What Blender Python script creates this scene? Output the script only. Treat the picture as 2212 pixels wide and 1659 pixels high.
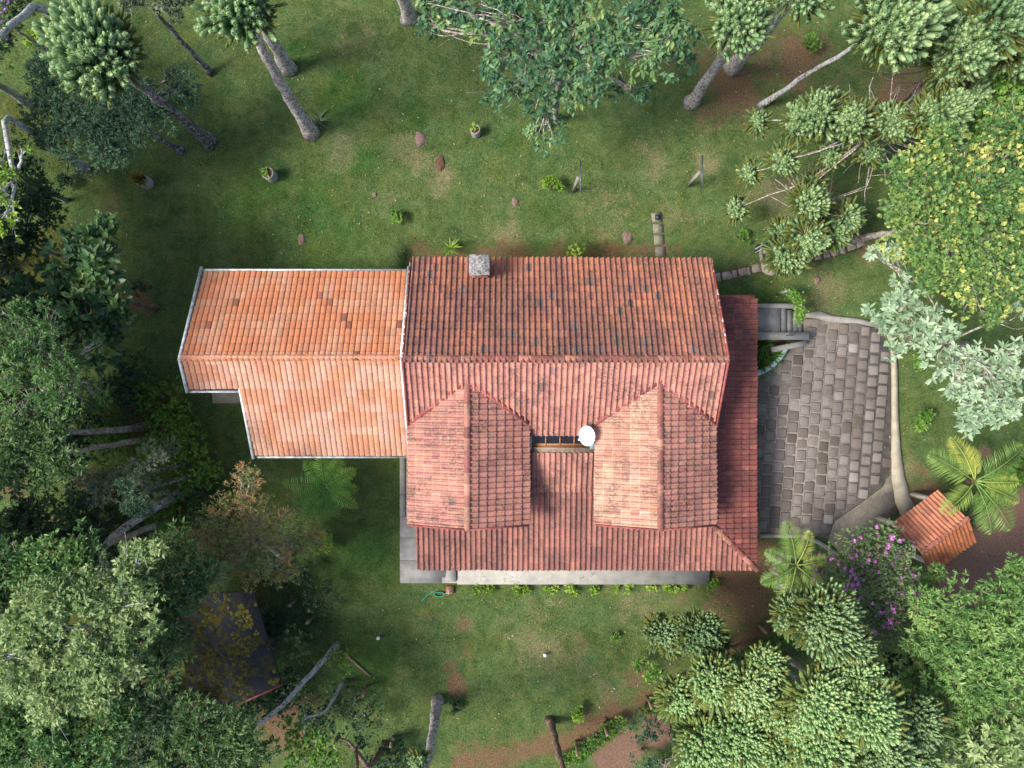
import bpy, math, random
import numpy as np
from mathutils import Matrix, Vector

# ------------------------------------------------------------------ scene, camera, light
for o in list(bpy.data.objects):
    bpy.data.objects.remove(o, do_unlink=True)
SC = bpy.context.scene
COL = SC.collection
R = np.random.default_rng(11)
random.seed(11)

CAM_H = 34.0
FPX = 1593.0          # focal length in pixels of a 2212 x 1659 picture
cam_d = bpy.data.cameras.new('camera')
cam_d.sensor_width = 36.0
cam_d.lens = 36.0 * FPX / 2212.0
cam_d.clip_end = 1000.0
cam = bpy.data.objects.new('camera', cam_d)
cam.location = (0, 0, CAM_H)
COL.objects.link(cam)
SC.camera = cam

SUN_EL, SUN_AZ = math.radians(49), math.radians(256)     # azimuth clockwise from +Y
w = bpy.data.worlds.new('World'); SC.world = w
w.use_nodes = True
wn = w.node_tree
bg = wn.nodes['Background']
sky = wn.nodes.new('ShaderNodeTexSky')
sky.sky_type = 'NISHITA'; sky.sun_disc = False
sky.sun_elevation = SUN_EL; sky.sun_rotation = SUN_AZ
sky.air_density = 1.0; sky.dust_density = 3.0; sky.ozone_density = 1.0
wn.links.new(sky.outputs[0], bg.inputs[0])
bg.inputs[1].default_value = 0.13
sd = bpy.data.lights.new('sun', 'SUN')
sd.energy = 3.4; sd.angle = math.radians(18); sd.color = (1.0, 0.94, 0.85)
sun = bpy.data.objects.new('sun', sd)
dvec = Vector((math.sin(SUN_AZ) * math.cos(SUN_EL), math.cos(SUN_AZ) * math.cos(SUN_EL), math.sin(SUN_EL)))
sun.rotation_euler = dvec.to_track_quat('Z', 'Y').to_euler()
sun.location = dvec * 60
COL.objects.link(sun)
SC.view_settings.view_transform = 'Standard'
SC.view_settings.look = 'None'
SC.view_settings.gamma = 1.0
SC.view_settings.exposure = 0.6
SC.view_settings.use_curve_mapping = False
SC.render.engine = 'CYCLES'

# ------------------------------------------------------------------ helpers
def P(px, py, z=0.0):
    k = (CAM_H - z) / FPX
    return np.array([(px - 1106.0) * k, (829.5 - py) * k, z])

def nrm(v):
    v = np.asarray(v, float)
    return v / np.maximum(np.linalg.norm(v, axis=-1, keepdims=True), 1e-9)

class Acc:
    """collects geometry of ONE mesh"""
    def __init__(s):
        s.V = []; s.F = {3: [], 4: []}; s.T = []; s.n = 0
    def add(s, V, F, t=0.5):
        V = np.asarray(V, float).reshape(-1, 3)
        for f in (F if isinstance(F, list) and len(F) and not np.isscalar(F[0][0]) and np.ndim(F[0]) == 2 else [F]):
            f = np.asarray(f, int)
            if f.size: s.F[f.shape[1]].append(f + s.n)
        s.V.append(V); s.n += len(V)
        t = np.asarray(t, float)
        s.T.append(np.broadcast_to(t, (len(V),)) if t.ndim == 0 else t)
        return s
    def box(s, x0, x1, y0, y1, z0, z1, t=0.5):
        V = [(x, y, z) for z in (z0, z1) for y in (y0, y1) for x in (x0, x1)]
        return s.add(V, BOXF, t)
    def obox(s, c, ax, h, t=0.5):
        ax = np.asarray(ax, float)
        V = [np.asarray(c) + a * h[0] * ax[0] + b * h[1] * ax[1] + d * h[2] * ax[2] for d in (-1, 1) for b in (-1, 1) for a in (-1, 1)]
        return s.add(V, BOXF, t)
    def bar(s, p, q, w_, h_, t=0.5, up=(0, 0, 1)):
        p = np.asarray(p, float); q = np.asarray(q, float)
        d = q - p; L = np.linalg.norm(d); d = d / L
        up = np.asarray(up, float)
        if abs(d @ up) > .98: up = np.array([0, 1., 0])
        u = nrm(np.cross(up, d)); v = np.cross(d, u)
        return s.obox((p + q) / 2, (d, u, v), (L / 2, w_ / 2, h_ / 2), t)
    def tube(s, pts, rad, sides=6, t=0.5, jit=0.0):
        pts = np.asarray(pts, float); n = len(pts)
        rad = np.broadcast_to(np.asarray(rad, float), (n,))
        tg = np.gradient(pts, axis=0); tg = nrm(tg)
        ref = np.array([0.31, 0.95, 0.05]) if abs(tg[0][2]) > .8 else np.array([0.1, 0.2, 1.0])
        u = nrm(np.cross(tg, ref)); v = np.cross(tg, u)
        a = np.arange(sides) * 2 * math.pi / sides
        rr = rad[:, None] * (1 + (jit * R.normal(size=(n, sides)) if jit else 0))
        V = pts[:, None, :] + rr[..., None] * (np.cos(a)[None, :, None] * u[:, None, :] + np.sin(a)[None, :, None] * v[:, None, :])
        V = V.reshape(-1, 3)
        i = np.arange(n - 1)[:, None] * sides; j = np.arange(sides)[None, :]; k = (j + 1) % sides
        F = np.stack([i + j, i + k, i + sides + k, i + sides + j], -1).reshape(-1, 4)
        V = np.vstack([V, pts[0], pts[-1]]); c0, c1 = n * sides, n * sides + 1
        jj = np.arange(sides); kk = (jj + 1) % sides
        T = np.concatenate([np.stack([kk, jj, np.full(sides, c0)], -1), np.stack([(n - 1) * sides + jj, (n - 1) * sides + kk, np.full(sides, c1)], -1)])
        return s.add(V, [F, T], t)
    def lathe(s, c, prof, sides=20, t=0.5, jit=0):
        prof = np.asarray(prof, float); n = len(prof)
        a = np.arange(sides) * 2 * math.pi / sides
        V = np.stack([prof[:, None, 0] * np.cos(a) , prof[:, None, 0] * np.sin(a), np.repeat(prof[:, 1:2], sides, 1)], -1)
        if jit: V = V * (1 + jit * R.normal(size=(n, sides, 1)) * np.array([1, 1, .6]))
        V = V.reshape(-1, 3) + np.asarray(c)
        i = np.arange(n - 1)[:, None] * sides; j = np.arange(sides)[None, :]; k = (j + 1) % sides
        F = np.stack([i + j, i + k, i + sides + k, i + sides + j], -1).reshape(-1, 4)
        return s.add(V, F, t)
    def prism(s, poly, z0, z1, t=0.5):
        from mathutils.geometry import tessellate_polygon
        poly = [(float(a), float(b)) for a, b in poly]
        area = sum(poly[i][0] * poly[(i + 1) % len(poly)][1] - poly[(i + 1) % len(poly)][0] * poly[i][1] for i in range(len(poly)))
        if area < 0: poly = poly[::-1]
        n = len(poly)
        tri = np.array(tessellate_polygon([[Vector((a, b, 0)) for a, b in poly]]))
        top = []
        for q in tri:
            p0, p1, p2 = [poly[k] for k in q]
            cr = (p1[0] - p0[0]) * (p2[1] - p0[1]) - (p1[1] - p0[1]) * (p2[0] - p0[0])
            top.append(q if cr > 0 else q[::-1])
        top = np.array(top)
        V = [(a, b, z0) for a, b in poly] + [(a, b, z1) for a, b in poly]
        i = np.arange(n); j = (i + 1) % n
        F = np.stack([i, j, j + n, i + n], -1)
        return s.add(V, [top + n, top[:, ::-1], F], t)
    def arrays(s):
        V = np.concatenate(s.V) if s.V else np.zeros((0, 3))
        T = np.concatenate(s.T) if s.T else np.zeros(0)
        fs = [np.concatenate(s.F[k]) for k in (3, 4) if s.F[k]]
        return V, fs, T

BOXF = np.array([[0, 2, 3, 1], [4, 5, 7, 6], [0, 1, 5, 4], [2, 6, 7, 3], [0, 4, 6, 2], [1, 3, 7, 5]])

def mk_mesh(name, V, fs, mat=None, T=None, smooth=False, C=None):
    me = bpy.data.meshes.new(name)
    V = np.ascontiguousarray(V, dtype=np.float32)
    me.vertices.add(len(V)); me.vertices.foreach_set('co', V.ravel())
    sizes = np.concatenate([np.full(len(f), f.shape[1]) for f in fs])
    idx = np.concatenate([f.ravel() for f in fs]).astype(np.int32)
    me.loops.add(len(idx)); me.loops.foreach_set('vertex_index', idx)
    st = np.concatenate([[0], np.cumsum(sizes)[:-1]]).astype(np.int32)
    me.polygons.add(len(sizes)); me.polygons.foreach_set('loop_start', st)
    me.polygons.foreach_set('loop_total', sizes.astype(np.int32))
    if smooth: me.polygons.foreach_set('use_smooth', np.ones(len(sizes), dtype=bool))
    if T is not None:
        a = me.attributes.new('tint', 'FLOAT', 'POINT')
        a.data.foreach_set('value', np.ascontiguousarray(T, dtype=np.float32))
    if C is not None:
        a = me.attributes.new('tcol', 'FLOAT_COLOR', 'POINT')
        C4 = np.concatenate([C, np.ones((len(C), 1))], 1).astype(np.float32)
        a.data.foreach_set('color', C4.ravel())
    if mat: me.materials.append(mat)
    me.update(calc_edges=True)
    return me

def origin_of(o):
    v = np.zeros(3)
    while o is not None:
        v += np.array(o.location); o = o.parent
    return v

def obj(name, acc, mat, parent=None, smooth=False, C=None):
    V, fs, T = acc.arrays()
    if parent is not None: V = V - origin_of(parent)
    o = bpy.data.objects.new(name, mk_mesh(name, V, fs, mat, T, smooth, C))
    COL.objects.link(o)
    o.parent = parent
    return o

def tag(o, label, cat, group=None):
    o['label'] = label; o['category'] = cat
    if group: o['group'] = group
    return o

def thing(name, label, cat, loc, group=None):
    o = bpy.data.objects.new(name, None); COL.objects.link(o)
    o.empty_display_size = .2
    o.location = [float(a) for a in loc]
    return tag(o, label, cat, group)

def one(name, acc, mat, label, cat, loc, group=None, smooth=False):
    """a thing that is a single mesh, its origin at its base"""
    V, fs, T = acc.arrays()
    o = bpy.data.objects.new(name, mk_mesh(name, V - np.asarray(loc), fs, mat, T, smooth)); COL.objects.link(o)
    o.location = [float(a) for a in loc]
    return tag(o, label, cat, group)

def struct(name, acc, mat, smooth=False):
    o = obj(name, acc, mat, None, smooth); o['kind'] = 'structure'; return o

# ------------------------------------------------------------------ materials
class NT:
    def __init__(s, name):
        s.m = bpy.data.materials.new(name); s.m.use_nodes = True
        s.t = s.m.node_tree; s.b = s.t.nodes['Principled BSDF']; s.out = s.t.nodes['Material Output']
        s._pos = None
    def n(s, kind, **kw):
        q = s.t.nodes.new(kind)
        for k, v in kw.items():
            if k.startswith('i_'): q.inputs[k[2:].replace('_', ' ')].default_value = v
            else: setattr(q, k, v)
        return q
    def l(s, a, b): s.t.links.new(a, b)
    def pos(s):
        if s._pos is None: s._pos = s.n('ShaderNodeNewGeometry').outputs['Position']
        return s._pos
    def noise(s, scale, detail=4, rough=.55, dist=0.0):
        q = s.n('ShaderNodeTexNoise'); q.inputs['Scale'].default_value = scale
        q.inputs['Detail'].default_value = detail; q.inputs['Roughness'].default_value = rough
        q.inputs['Distortion'].default_value = dist
        s.l(s.pos(), q.inputs['Vector']); return q.outputs['Fac']
    def ramp(s, src, stops):
        q = s.n('ShaderNodeValToRGB'); e = q.color_ramp.elements
        while len(e) < len(stops): e.new(0.5)
        for k, (p, c) in zip(e, stops):
            k.position = p; k.color = (*c, 1) if len(c) == 3 else c
        s.l(src, q.inputs[0]); return q.outputs[0]
    def val(s, src, lo, hi):
        q = s.n('ShaderNodeMapRange'); q.inputs[1].default_value = lo; q.inputs[2].default_value = hi
        s.l(src, q.inputs[0]); return q.outputs[0]
    def mix(s, f, a, b, mode='MIX'):
        q = s.n('ShaderNodeMix', data_type='RGBA', blend_type=mode)
        for v, i in ((f, 0), (a, 6), (b, 7)):
            if hasattr(v, 'links'): s.l(v, q.inputs[i])
            elif i == 0: q.inputs[0].default_value = v
            else: q.inputs[i].default_value = (*v, 1)
        return q.outputs[2]
    def math(s, op, a, b=None):
        q = s.n('ShaderNodeMath', operation=op)
        for i, v in enumerate((a, b)):
            if v is None: continue
            if hasattr(v, 'links'): s.l(v, q.inputs[i])
            else: q.inputs[i].default_value = v
        return q.outputs[0]
    def attr(s, name, out='Fac'):
        q = s.n('ShaderNodeAttribute'); q.attribute_name = name; return q.outputs[out]
    def bump(s, h, dist=.01, strength=.6):
        q = s.n('ShaderNodeBump'); q.inputs['Distance'].default_value = dist; q.inputs['Strength'].default_value = strength
        s.l(h, q.inputs['Height']); s.l(q.outputs[0], s.b.inputs['Normal'])
    def done(s, col, rough=.8, spec=.3, metal=0.0):
        if hasattr(col, 'links'): s.l(col, s.b.inputs['Base Color'])
        else: s.b.inputs['Base Color'].default_value = (*col, 1)
        s.b.inputs['Roughness'].default_value = rough
        s.b.inputs['Specular IOR Level'].default_value = spec
        s.b.inputs['Metallic'].default_value = metal
        return s.m

def plain(name, c1, c2, scale=4, rough=.8, spec=.3, metal=0, bump=0, bscale=40, lo=.35, hi=.65):
    t = NT(name)
    col = t.ramp(t.noise(scale, 6, .6), [(lo, c1), (hi, c2)])
    if bump: t.bump(t.noise(bscale, 4), bump)
    return t.done(col, rough, spec, metal)

def leafmat(name, stops, rough=.5, trans=.28, spec=.35):
    t = NT(name)
    col = t.ramp(t.attr('tint'), stops)
    col = t.mix(.35, col, t.ramp(t.noise(9, 3), [(.3, (.55, .55, .55)), (.7, (1.35, 1.35, 1.35))]), 'MULTIPLY')
    t.done(col, rough, spec)
    tr = t.n('ShaderNodeBsdfTranslucent'); t.l(t.mix(.5, col, (.5, .6, .15), 'MULTIPLY'), tr.inputs[0]) if False else t.l(col, tr.inputs[0])
    ms = t.n('ShaderNodeMixShader'); ms.inputs[0].default_value = trans
    t.l(t.b.outputs[0], ms.inputs[1]); t.l(tr.outputs[0], ms.inputs[2]); t.l(ms.outputs[0], t.out.inputs[0])
    return t.m

def barkmat(name, dark, light, lichen, amount=.5):
    t = NT(name)
    c = t.ramp(t.noise(9, 6, .65), [(.35, dark), (.65, light)])
    f = t.val(t.noise(8, 6, .7, .8), .62 - .22 * amount, .66 - .22 * amount)
    c = t.mix(f, c, lichen)
    t.bump(t.noise(25, 5, .7), .03, .8)
    return t.done(c, .9, .2)

MT = {}
def tilemat(name, lich, lo, hi):
    t = NT(name)
    a = t.attr('tcol', 'Color')
    oi = t.n('ShaderNodeObjectInfo')
    c = t.mix(1.0, a, oi.outputs['Color'], 'MULTIPLY')
    c = t.mix(.8, c, t.ramp(t.noise(14, 6, .7), [(.25, (.55, .52, .52)), (.75, (1.35, 1.38, 1.4))]), 'MULTIPLY')
    f = t.math('MULTIPLY', t.val(t.noise(1.1, 3, .6, .5), lo, hi), t.val(t.noise(9, 6, .75, .3), .40, .62))
    c = t.mix(t.math('MULTIPLY', f, lich), c, (.07, .048, .045))
    f2 = t.val(t.noise(30, 3, .6), .70, .76)
    c = t.mix(t.math('MULTIPLY', f2, .5), c, (.32, .27, .22))
    t.bump(t.noise(60, 4, .7), .006, .6)
    return t.done(c, .62, .35)
MT['tile_old'] = tilemat('clay_tile_old', .80, .38, .60)
MT['tile_new'] = tilemat('clay_tile_new', .45, .52, .75)

MT['gutter'] = plain('gutter_metal', (.40, .44, .46), (.80, .83, .84), 5, .42, .5, .15)
MT['flash'] = plain('flashing_metal', (.19, .30, .35), (.33, .45, .50), 5, .45, .5, .3)
MT['redpaint'] = plain('red_painted_board', (.24, .055, .055), (.36, .11, .10), 6, .6, .35, 0, .004)
MT['peelpaint'] = plain('peeling_red_board', (.27, .06, .055), (.70, .62, .60), 7, .65, .3, 0, .004, 40, .56, .60)
MT['concrete'] = plain('concrete', (.25, .24, .23), (.36, .35, .335), 2.5, .9, .2, 0, .008, 30)
MT['concrete_l'] = plain('concrete_light', (.27, .26, .235), (.38, .37, .34), 2.2, .9, .2, 0, .008, 30)
MT['concrete_y'] = plain('concrete_warm', (.30, .265, .20), (.43, .39, .31), 2.2, .9, .2, 0, .008, 30)
MT['chim'] = plain('chimney_cap', (.085, .085, .09), (.38, .37, .36), 11, .9, .2, 0, .01, 40, .38, .62)
MT['brick'] = plain('brick_red', (.29, .12, .085), (.40, .20, .15), 5, .9, .2, 0, .006)
MT['wall'] = plain('wall_plaster', (.62, .58, .50), (.72, .68, .60), 1.5, .9, .2, 0, .003)
MT['teal'] = plain('teal_plaster', (.36, .50, .48), (.46, .60, .57), 2.5, .8, .25, 0, .004)
MT['wood'] = plain('varnished_wood', (.28, .11, .04), (.42, .19, .08), 9, .5, .4, 0, .003)
MT['oldwood'] = plain('weathered_wood', (.22, .13, .08), (.36, .27, .20), 9, .85, .2, 0, .006)
MT['greywood'] = plain('grey_wood', (.20, .185, .165), (.32, .30, .27), 9, .85, .2, 0, .006)
MT['white'] = plain('white_enamel', (.80, .80, .80), (.86, .86, .86), 2, .35, .5)
MT['blackp'] = plain('black_plastic', (.015, .017, .02), (.03, .033, .04), 8, .35, .5)
MT['steel'] = plain('dark_steel', (.09, .10, .11), (.17, .18, .19), 9, .5, .5, .6)
MT['hose'] = plain('green_hose', (.05, .36, .26), (.07, .44, .34), 9, .45, .5)
MT['soil'] = plain('soil', (.085, .048, .032), (.17, .10, .07), 14, .95, .1, 0, .02, 50)
MT['stone'] = plain('path_stone', (.27, .225, .18), (.46, .39, .32), 9, .9, .2, 0, .012, 50)
MT['stone_g'] = plain('step_stone', (.17, .155, .115), (.27, .25, .19), 6, .9, .2, 0, .01, 50)
MT['moundm'] = plain('mound_soil', (.14, .09, .075), (.28, .20, .17), 14, .95, .1, 0, .02, 50)
MT['glass'] = NT('window_glass').done((.012, .014, .018), .06, .6)
MT['arauc'] = barkmat('araucaria_bark', (.17, .13, .115), (.33, .27, .245), (.58, .56, .55), .66)
MT['birch'] = barkmat('lichen_bark', (.06, .045, .04), (.16, .13, .115), (.52, .53, .53), .85)
MT['darkbark'] = barkmat('dark_bark', (.05, .04, .04), (.12, .10, .095), (.30, .32, .34), .55)
MT['twig'] = barkmat('pale_twig', (.20, .16, .13), (.34, .29, .25), (.55, .52, .48), .5)
MT['brownbark'] = barkmat('brown_bark', (.12, .07, .05), (.22, .14, .10), (.33, .27, .24), .35)
# ------------------------------------------------------------------ ground
def seg_d(X, Y, pts):
    d = np.full(X.shape, 1e9)
    for (a, b), (c, e) in zip(pts[:-1], pts[1:]):
        vx, vy = c - a, e - b; L = vx * vx + vy * vy + 1e-9
        t = np.clip(((X - a) * vx + (Y - b) * vy) / L, 0, 1)
        d = np.minimum(d, np.hypot(X - a - t * vx, Y - b - t * vy))
    return d

def vnoise(X, Y, s, seed=0):
    g = np.random.default_rng(seed).random((64, 64))
    u = X * s + 100; v = Y * s + 100
    i = np.floor(u).astype(int); j = np.floor(v).astype(int)
    fu = u - i; fv = v - j
    fu = fu * fu * (3 - 2 * fu); fv = fv * fv * (3 - 2 * fv)
    G = lambda a, b: g[a % 64, b % 64]
    return (G(i, j) * (1 - fu) + G(i + 1, j) * fu) * (1 - fv) + (G(i, j + 1) * (1 - fu) + G(i + 1, j + 1) * fu) * fv

def ground_z(X, Y):
    z = .03 * (vnoise(X, Y, .5, 3) - .5)
    # cut bank behind the north wall
    inx = np.clip((X + 5.4) / .7, 0, 1) * np.clip((6.1 - X) / .9, 0, 1)
    edge = 6.75 + .35 * (vnoise(X, Y * 0, .7, 5) - .5)
    cut = np.clip((edge - Y) / .75, 0, 1) * inx * (Y > 0)
    cut = cut * cut * (3 - 2 * cut)
    return z - .75 * cut

BL = lambda px, py, rp: (*P(px, py)[:2], rp * CAM_H / FPX)
SOIL = [BL(1620, 1300, 110) + (.9,), BL(1540, 1330, 80) + (.7,), BL(1500, 1290, 60) + (.5,), BL(1560, 190, 120) + (.75,), BL(1700, 120, 130) + (.8,), BL(1480, 130, 70) + (.6,), BL(1800, 190, 120) + (.6,), BL(1950, 240, 120) + (.85,),
        BL(1790, 430, 120) + (.55,), BL(1880, 530, 60) + (.75,), BL(1830, 330, 80) + (.6,), BL(1560, 150, 60) + (.7,), BL(1090, 45, 40) + (.5,),
        BL(985, 1480, 30) + (1.2,), BL(975, 1440, 28) + (.75,), BL(1000, 1345, 42) + (.62,), BL(945, 1328, 34) + (.6,), BL(1010, 1400, 26) + (.5,),
        BL(1600, 1280, 95) + (1.0,), BL(1560, 1240, 60) + (.85,), BL(1640, 1200, 60) + (.9,), BL(1640, 1380, 60) + (.7,),
        BL(1060, 1670, 120) + (.6,), BL(1180, 1600, 70) + (.6,), BL(1380, 1470, 60) + (.6,), BL(1450, 1430, 60) + (.65,), BL(1330, 1530, 60) + (.55,),
        BL(2000, 1085, 60) + (.95,), BL(240, 455, 75) + (.75,), BL(290, 640, 70) + (.75,), BL(2090, 660, 60) + (.6,), BL(1990, 1010, 30) + (.6,),
        BL(30, 1050, 40) + (1.0,), BL(400, 1600, 120) + (.9,), BL(620, 1560, 120) + (.9,), BL(330, 1480, 90) + (.9,), BL(190, 1050, 50) + (.5,),
        BL(1500, 300, 60) + (.35,), BL(1250, 1370, 40) + (.4,), BL(1170, 1340, 30) + (.4,), BL(1370, 1255, 30) + (.5,), BL(250, 120, 60) + (.5,)]
DIRT = [BL(2140, 1180, 110) + (1.2,), BL(2200, 1130, 90) + (1.1,), BL(2080, 1260, 80) + (1.0,), BL(1330, 1620, 80) + (.95,), BL(1420, 1580, 55) + (.9,), BL(2130, 980, 35) + (.6,)]
DRY = [BL(1530, 340, 100) + (.7,), BL(1400, 350, 90) + (.6,), BL(1100, 505, 90) + (.5,), BL(870, 330, 80) + (.6,), BL(1450, 460, 90) + (.5,),
       BL(1680, 430, 110) + (.8,), BL(1180, 1400, 120) + (.65,), BL(1380, 1340, 120) + (.6,), BL(960, 390, 60) + (.7,), BL(820, 420, 60) + (.5,), BL(1600, 590, 60) + (.5,),
       BL(1800, 640, 100) + (.6,), BL(1960, 1000, 60) + (.7,), BL(760, 60, 90) + (.5,), BL(1290, 460, 120) + (.5,), BL(1040, 110, 80) + (.4,), BL(1300, 1500, 130) + (.45,), BL(730, 320, 80) + (.5,)]
LUSH = [BL(740, 200, 90) + (.9,), BL(650, 110, 60) + (.8,), BL(700, 470, 150) + (.7,), BL(1100, 300, 90) + (.6,), BL(900, 250, 60) + (.8,), BL(1180, 450, 70) + (.6,),
        BL(1620, 620, 50) + (1,), BL(790, 350, 50) + (.9,), BL(780, 1200, 120) + (.7,), BL(1330, 410, 50) + (.6,), BL(800, 1450, 130) + (.7,), BL(1270, 420, 60) + (.6,), BL(560, 440, 120) + (.7,)]
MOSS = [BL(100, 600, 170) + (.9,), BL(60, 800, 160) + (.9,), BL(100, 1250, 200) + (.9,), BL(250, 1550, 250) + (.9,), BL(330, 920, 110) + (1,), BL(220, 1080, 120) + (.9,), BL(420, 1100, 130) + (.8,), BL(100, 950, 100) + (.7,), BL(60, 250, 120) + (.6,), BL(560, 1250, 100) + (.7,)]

def blobs(X, Y, L):
    m = np.zeros(X.shape)
    for a, b, r, s in L:
        m = np.maximum(m, s * np.clip(1.25 - np.hypot(X - a, Y - b) / r, 0, 1))
    return m

def masks(X, Y):
    n1 = vnoise(X, Y, .9, 1); n2 = vnoise(X, Y, 2.3, 2)
    nn = (n1 - .5) * .7 + (n2 - .5) * .5
    bank = np.clip(1.15 - np.abs(Y - 6.15) / .75, 0, 1) * ((X > -5) & (X < 8.0)) * .62
    fence = np.clip(1.1 - seg_d(X, Y, [tuple(P(*q)[:2]) for q in ((1000, 1650), (1240, 1600), (1400, 1510), (1560, 1420), (1680, 1330))]) / 1.0, 0, 1) * .8
    so = np.maximum(blobs(X, Y, SOIL), np.maximum(bank, fence)) + nn * .6
    return (np.clip(so, 0, 1), np.clip(blobs(X, Y, DRY) + nn * .9 - .05, 0, 1), np.clip(blobs(X, Y, LUSH) + nn * .6, 0, 1),
            np.clip(blobs(X, Y, MOSS) + nn * .3, 0, 1), np.clip(blobs(X, Y, DIRT) + nn * .3, 0, 1))

gx = np.concatenate([[-260, -120, -60], np.arange(-31, 31.01, .25), [60, 120, 260]])
gy = np.concatenate([[-260, -120, -50], np.arange(-24, 24.01, .25), [50, 120, 260]])
GX, GY = np.meshgrid(gx, gy)
GZ = ground_z(GX, GY)
nx, ny = len(gx), len(gy)
ii = (np.arange(ny - 1)[:, None] * nx + np.arange(nx - 1)[None, :]).ravel()
GF = np.stack([ii, ii + 1, ii + nx + 1, ii + nx], -1)
gme = mk_mesh('ground', np.stack([GX, GY, GZ], -1).reshape(-1, 3), [GF], None, None, True)
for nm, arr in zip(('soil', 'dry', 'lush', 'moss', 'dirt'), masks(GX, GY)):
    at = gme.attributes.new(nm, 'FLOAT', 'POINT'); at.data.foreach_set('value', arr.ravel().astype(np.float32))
t = NT('lawn_ground')
fine = t.noise(13, 8, .85); mid = t.noise(2.6, 6, .7); big = t.noise(.7, 4, .6)
grass = t.ramp(t.math('ADD', t.math('MULTIPLY', fine, .58), t.math('MULTIPLY', t.noise(1.3, 7, .75, .6), .42)), [(.38, (.022, .054, .018)), (.46, (.066, .126, .040)), (.54, (.115, .180, .062)), (.62, (.19, .225, .095)), (.70, (.29, .28, .15))])
grass = t.mix(t.val(big, .4, .65), grass, t.mix(1, grass, (1.15, .95, .8), 'MULTIPLY'))
def edge(a, lo=.35, hi=.6, amt=.35):
    return t.val(t.math('ADD', t.attr(a), t.math('MULTIPLY', t.math('SUBTRACT', t.noise(4, 9, .8, .5), .5), 3.2 * amt)), lo, hi)
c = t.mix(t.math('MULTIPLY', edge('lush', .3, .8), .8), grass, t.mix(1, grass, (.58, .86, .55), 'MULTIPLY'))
dryc = t.ramp(fine, [(.36, (.11, .095, .045)), (.64, (.40, .35, .20))])
c = t.mix(t.math('MULTIPLY', edge('dry', .35, .85, .55), .70), c, dryc)
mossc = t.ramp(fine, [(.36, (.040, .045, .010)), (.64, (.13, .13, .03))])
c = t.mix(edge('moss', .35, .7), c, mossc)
soilc = t.ramp(t.noise(12, 6, .75), [(.3, (.095, .054, .032)), (.55, (.215, .130, .078)), (.75, (.33, .215, .135))])
c = t.mix(t.math('MULTIPLY', edge('soil', .45, .72, .55), .88), c, soilc)
dirtc = t.ramp(t.noise(10, 6, .75), [(.3, (.15, .085, .060)), (.7, (.31, .195, .145))])
c = t.mix(edge('dirt', .45, .6, .3), c, dirtc)
c = t.mix(1.0, c, t.ramp(t.noise(34, 3, .65), [(.30, (.42, .42, .42)), (.5, (1, 1, 1)), (.70, (1.75, 1.7, 1.6))]), 'MULTIPLY')
t.bump(t.noise(28, 5, .8), .06, 1.0)
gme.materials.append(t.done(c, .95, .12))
go = bpy.data.objects.new('ground', gme); COL.objects.link(go); go['kind'] = 'structure'

# ------------------------------------------------------------------ driveway, steps, walks
def inpoly(x, y, poly):
    c = False; n = len(poly)
    for i in range(n):
        (a, b), (d, e) = poly[i], poly[(i + 1) % n]
        if (b > y) != (e > y) and x < (d - a) * (y - b) / (e - b) + a: c = not c
    return c
pp = lambda L, z=0: [tuple(P(a, b, z)[:2]) for a, b in L]
DRV = pp([(1736, 690), (1790, 690), (1850, 697), (1903, 712), (1921, 770), (1923, 900), (1926, 1010), (1905, 1050), (1858, 1085), (1800, 1125), (1786, 1163), (1740, 1152), (1600, 1152), (1600, 830), (1634, 812), (1664, 800), (1690, 768), (1706, 740), (1736, 737)])
t = NT('mortar')
t.bump(t.noise(40, 5, .7), .02)
MT['mortar'] = t.done(t.ramp(t.noise(3, 6, .7), [(.3, (.13, .11, .095)), (.5, (.27, .24, .21)), (.7, (.36, .32, .28))]), .95, .15)
drv = struct('driveway', Acc().prism(DRV, -.10, .058), MT['mortar'])
t = NT('paving_stone')
oi = t.n('ShaderNodeObjectInfo')
pc = t.ramp(oi.outputs['Random'], [(.0, (.095, .075, .060)), (.12, (.165, .140, .122)), (.6, (.215, .188, .170)), (.97, (.26, .23, .21)), (1.0, (.40, .38, .36))])
pc = t.mix(.9, pc, t.ramp(t.noise(26, 6, .8), [(.3, (.45, .45, .45)), (.7, (1.5, 1.5, 1.5))]), 'MULTIPLY')
pc = t.mix(t.math('MULTIPLY', t.val(t.noise(1.4, 4, .6), .52, .7), .35), pc, (.06, .055, .045))
pc = t.mix(t.attr('tint'), (.14, .12, .105), pc)
t.bump(t.noise(45, 5, .8), .02, .9)
MT['paver'] = t.done(pc, .92, .2)
def paver_mesh(sd):
    q = np.random.default_rng(sd)
    a = Acc()
    def ring(h, z): 
        b = np.array([(-h, -h), (0, -h * 1.01), (h, -h), (h * 1.01, 0), (h, h), (0, h * 1.01), (-h, h), (-h * 1.01, 0)])
        b = b * np.where(np.arange(8)[:, None] % 2 == 0, .985, 1)
        return np.c_[b + JJ, np.full(8, z)]
    JJ = q.normal(size=(8, 2)) * .009
    V = np.vstack([ring(.555, .02), ring(.555, .0605), ring(.505, .0600), ring(.5, .066), ring(.468, .074), [(0, 0, .076)]])
    i = np.arange(8); k = (i + 1) % 8
    F = np.vstack([np.stack([i + 8 * s_, k + 8 * s_, k + 8 * s_ + 8, i + 8 * s_ + 8], -1) for s_ in (0, 1, 2, 3)])
    T = np.stack([i + 32, k + 32, np.full(8, 40)], -1)
    a.add(V, [F, T]); V, fs, T_ = a.arrays()
    return mk_mesh('paver', V, fs, MT['paver'], np.array([.0] * 24 + [.55] * 8 + [1.0] * 9))
PM = [paver_mesh(k) for k in range(5)]
npv = 0
th = math.radians(-4.6)
cx, cy = P(1780, 940)[:2]
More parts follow.
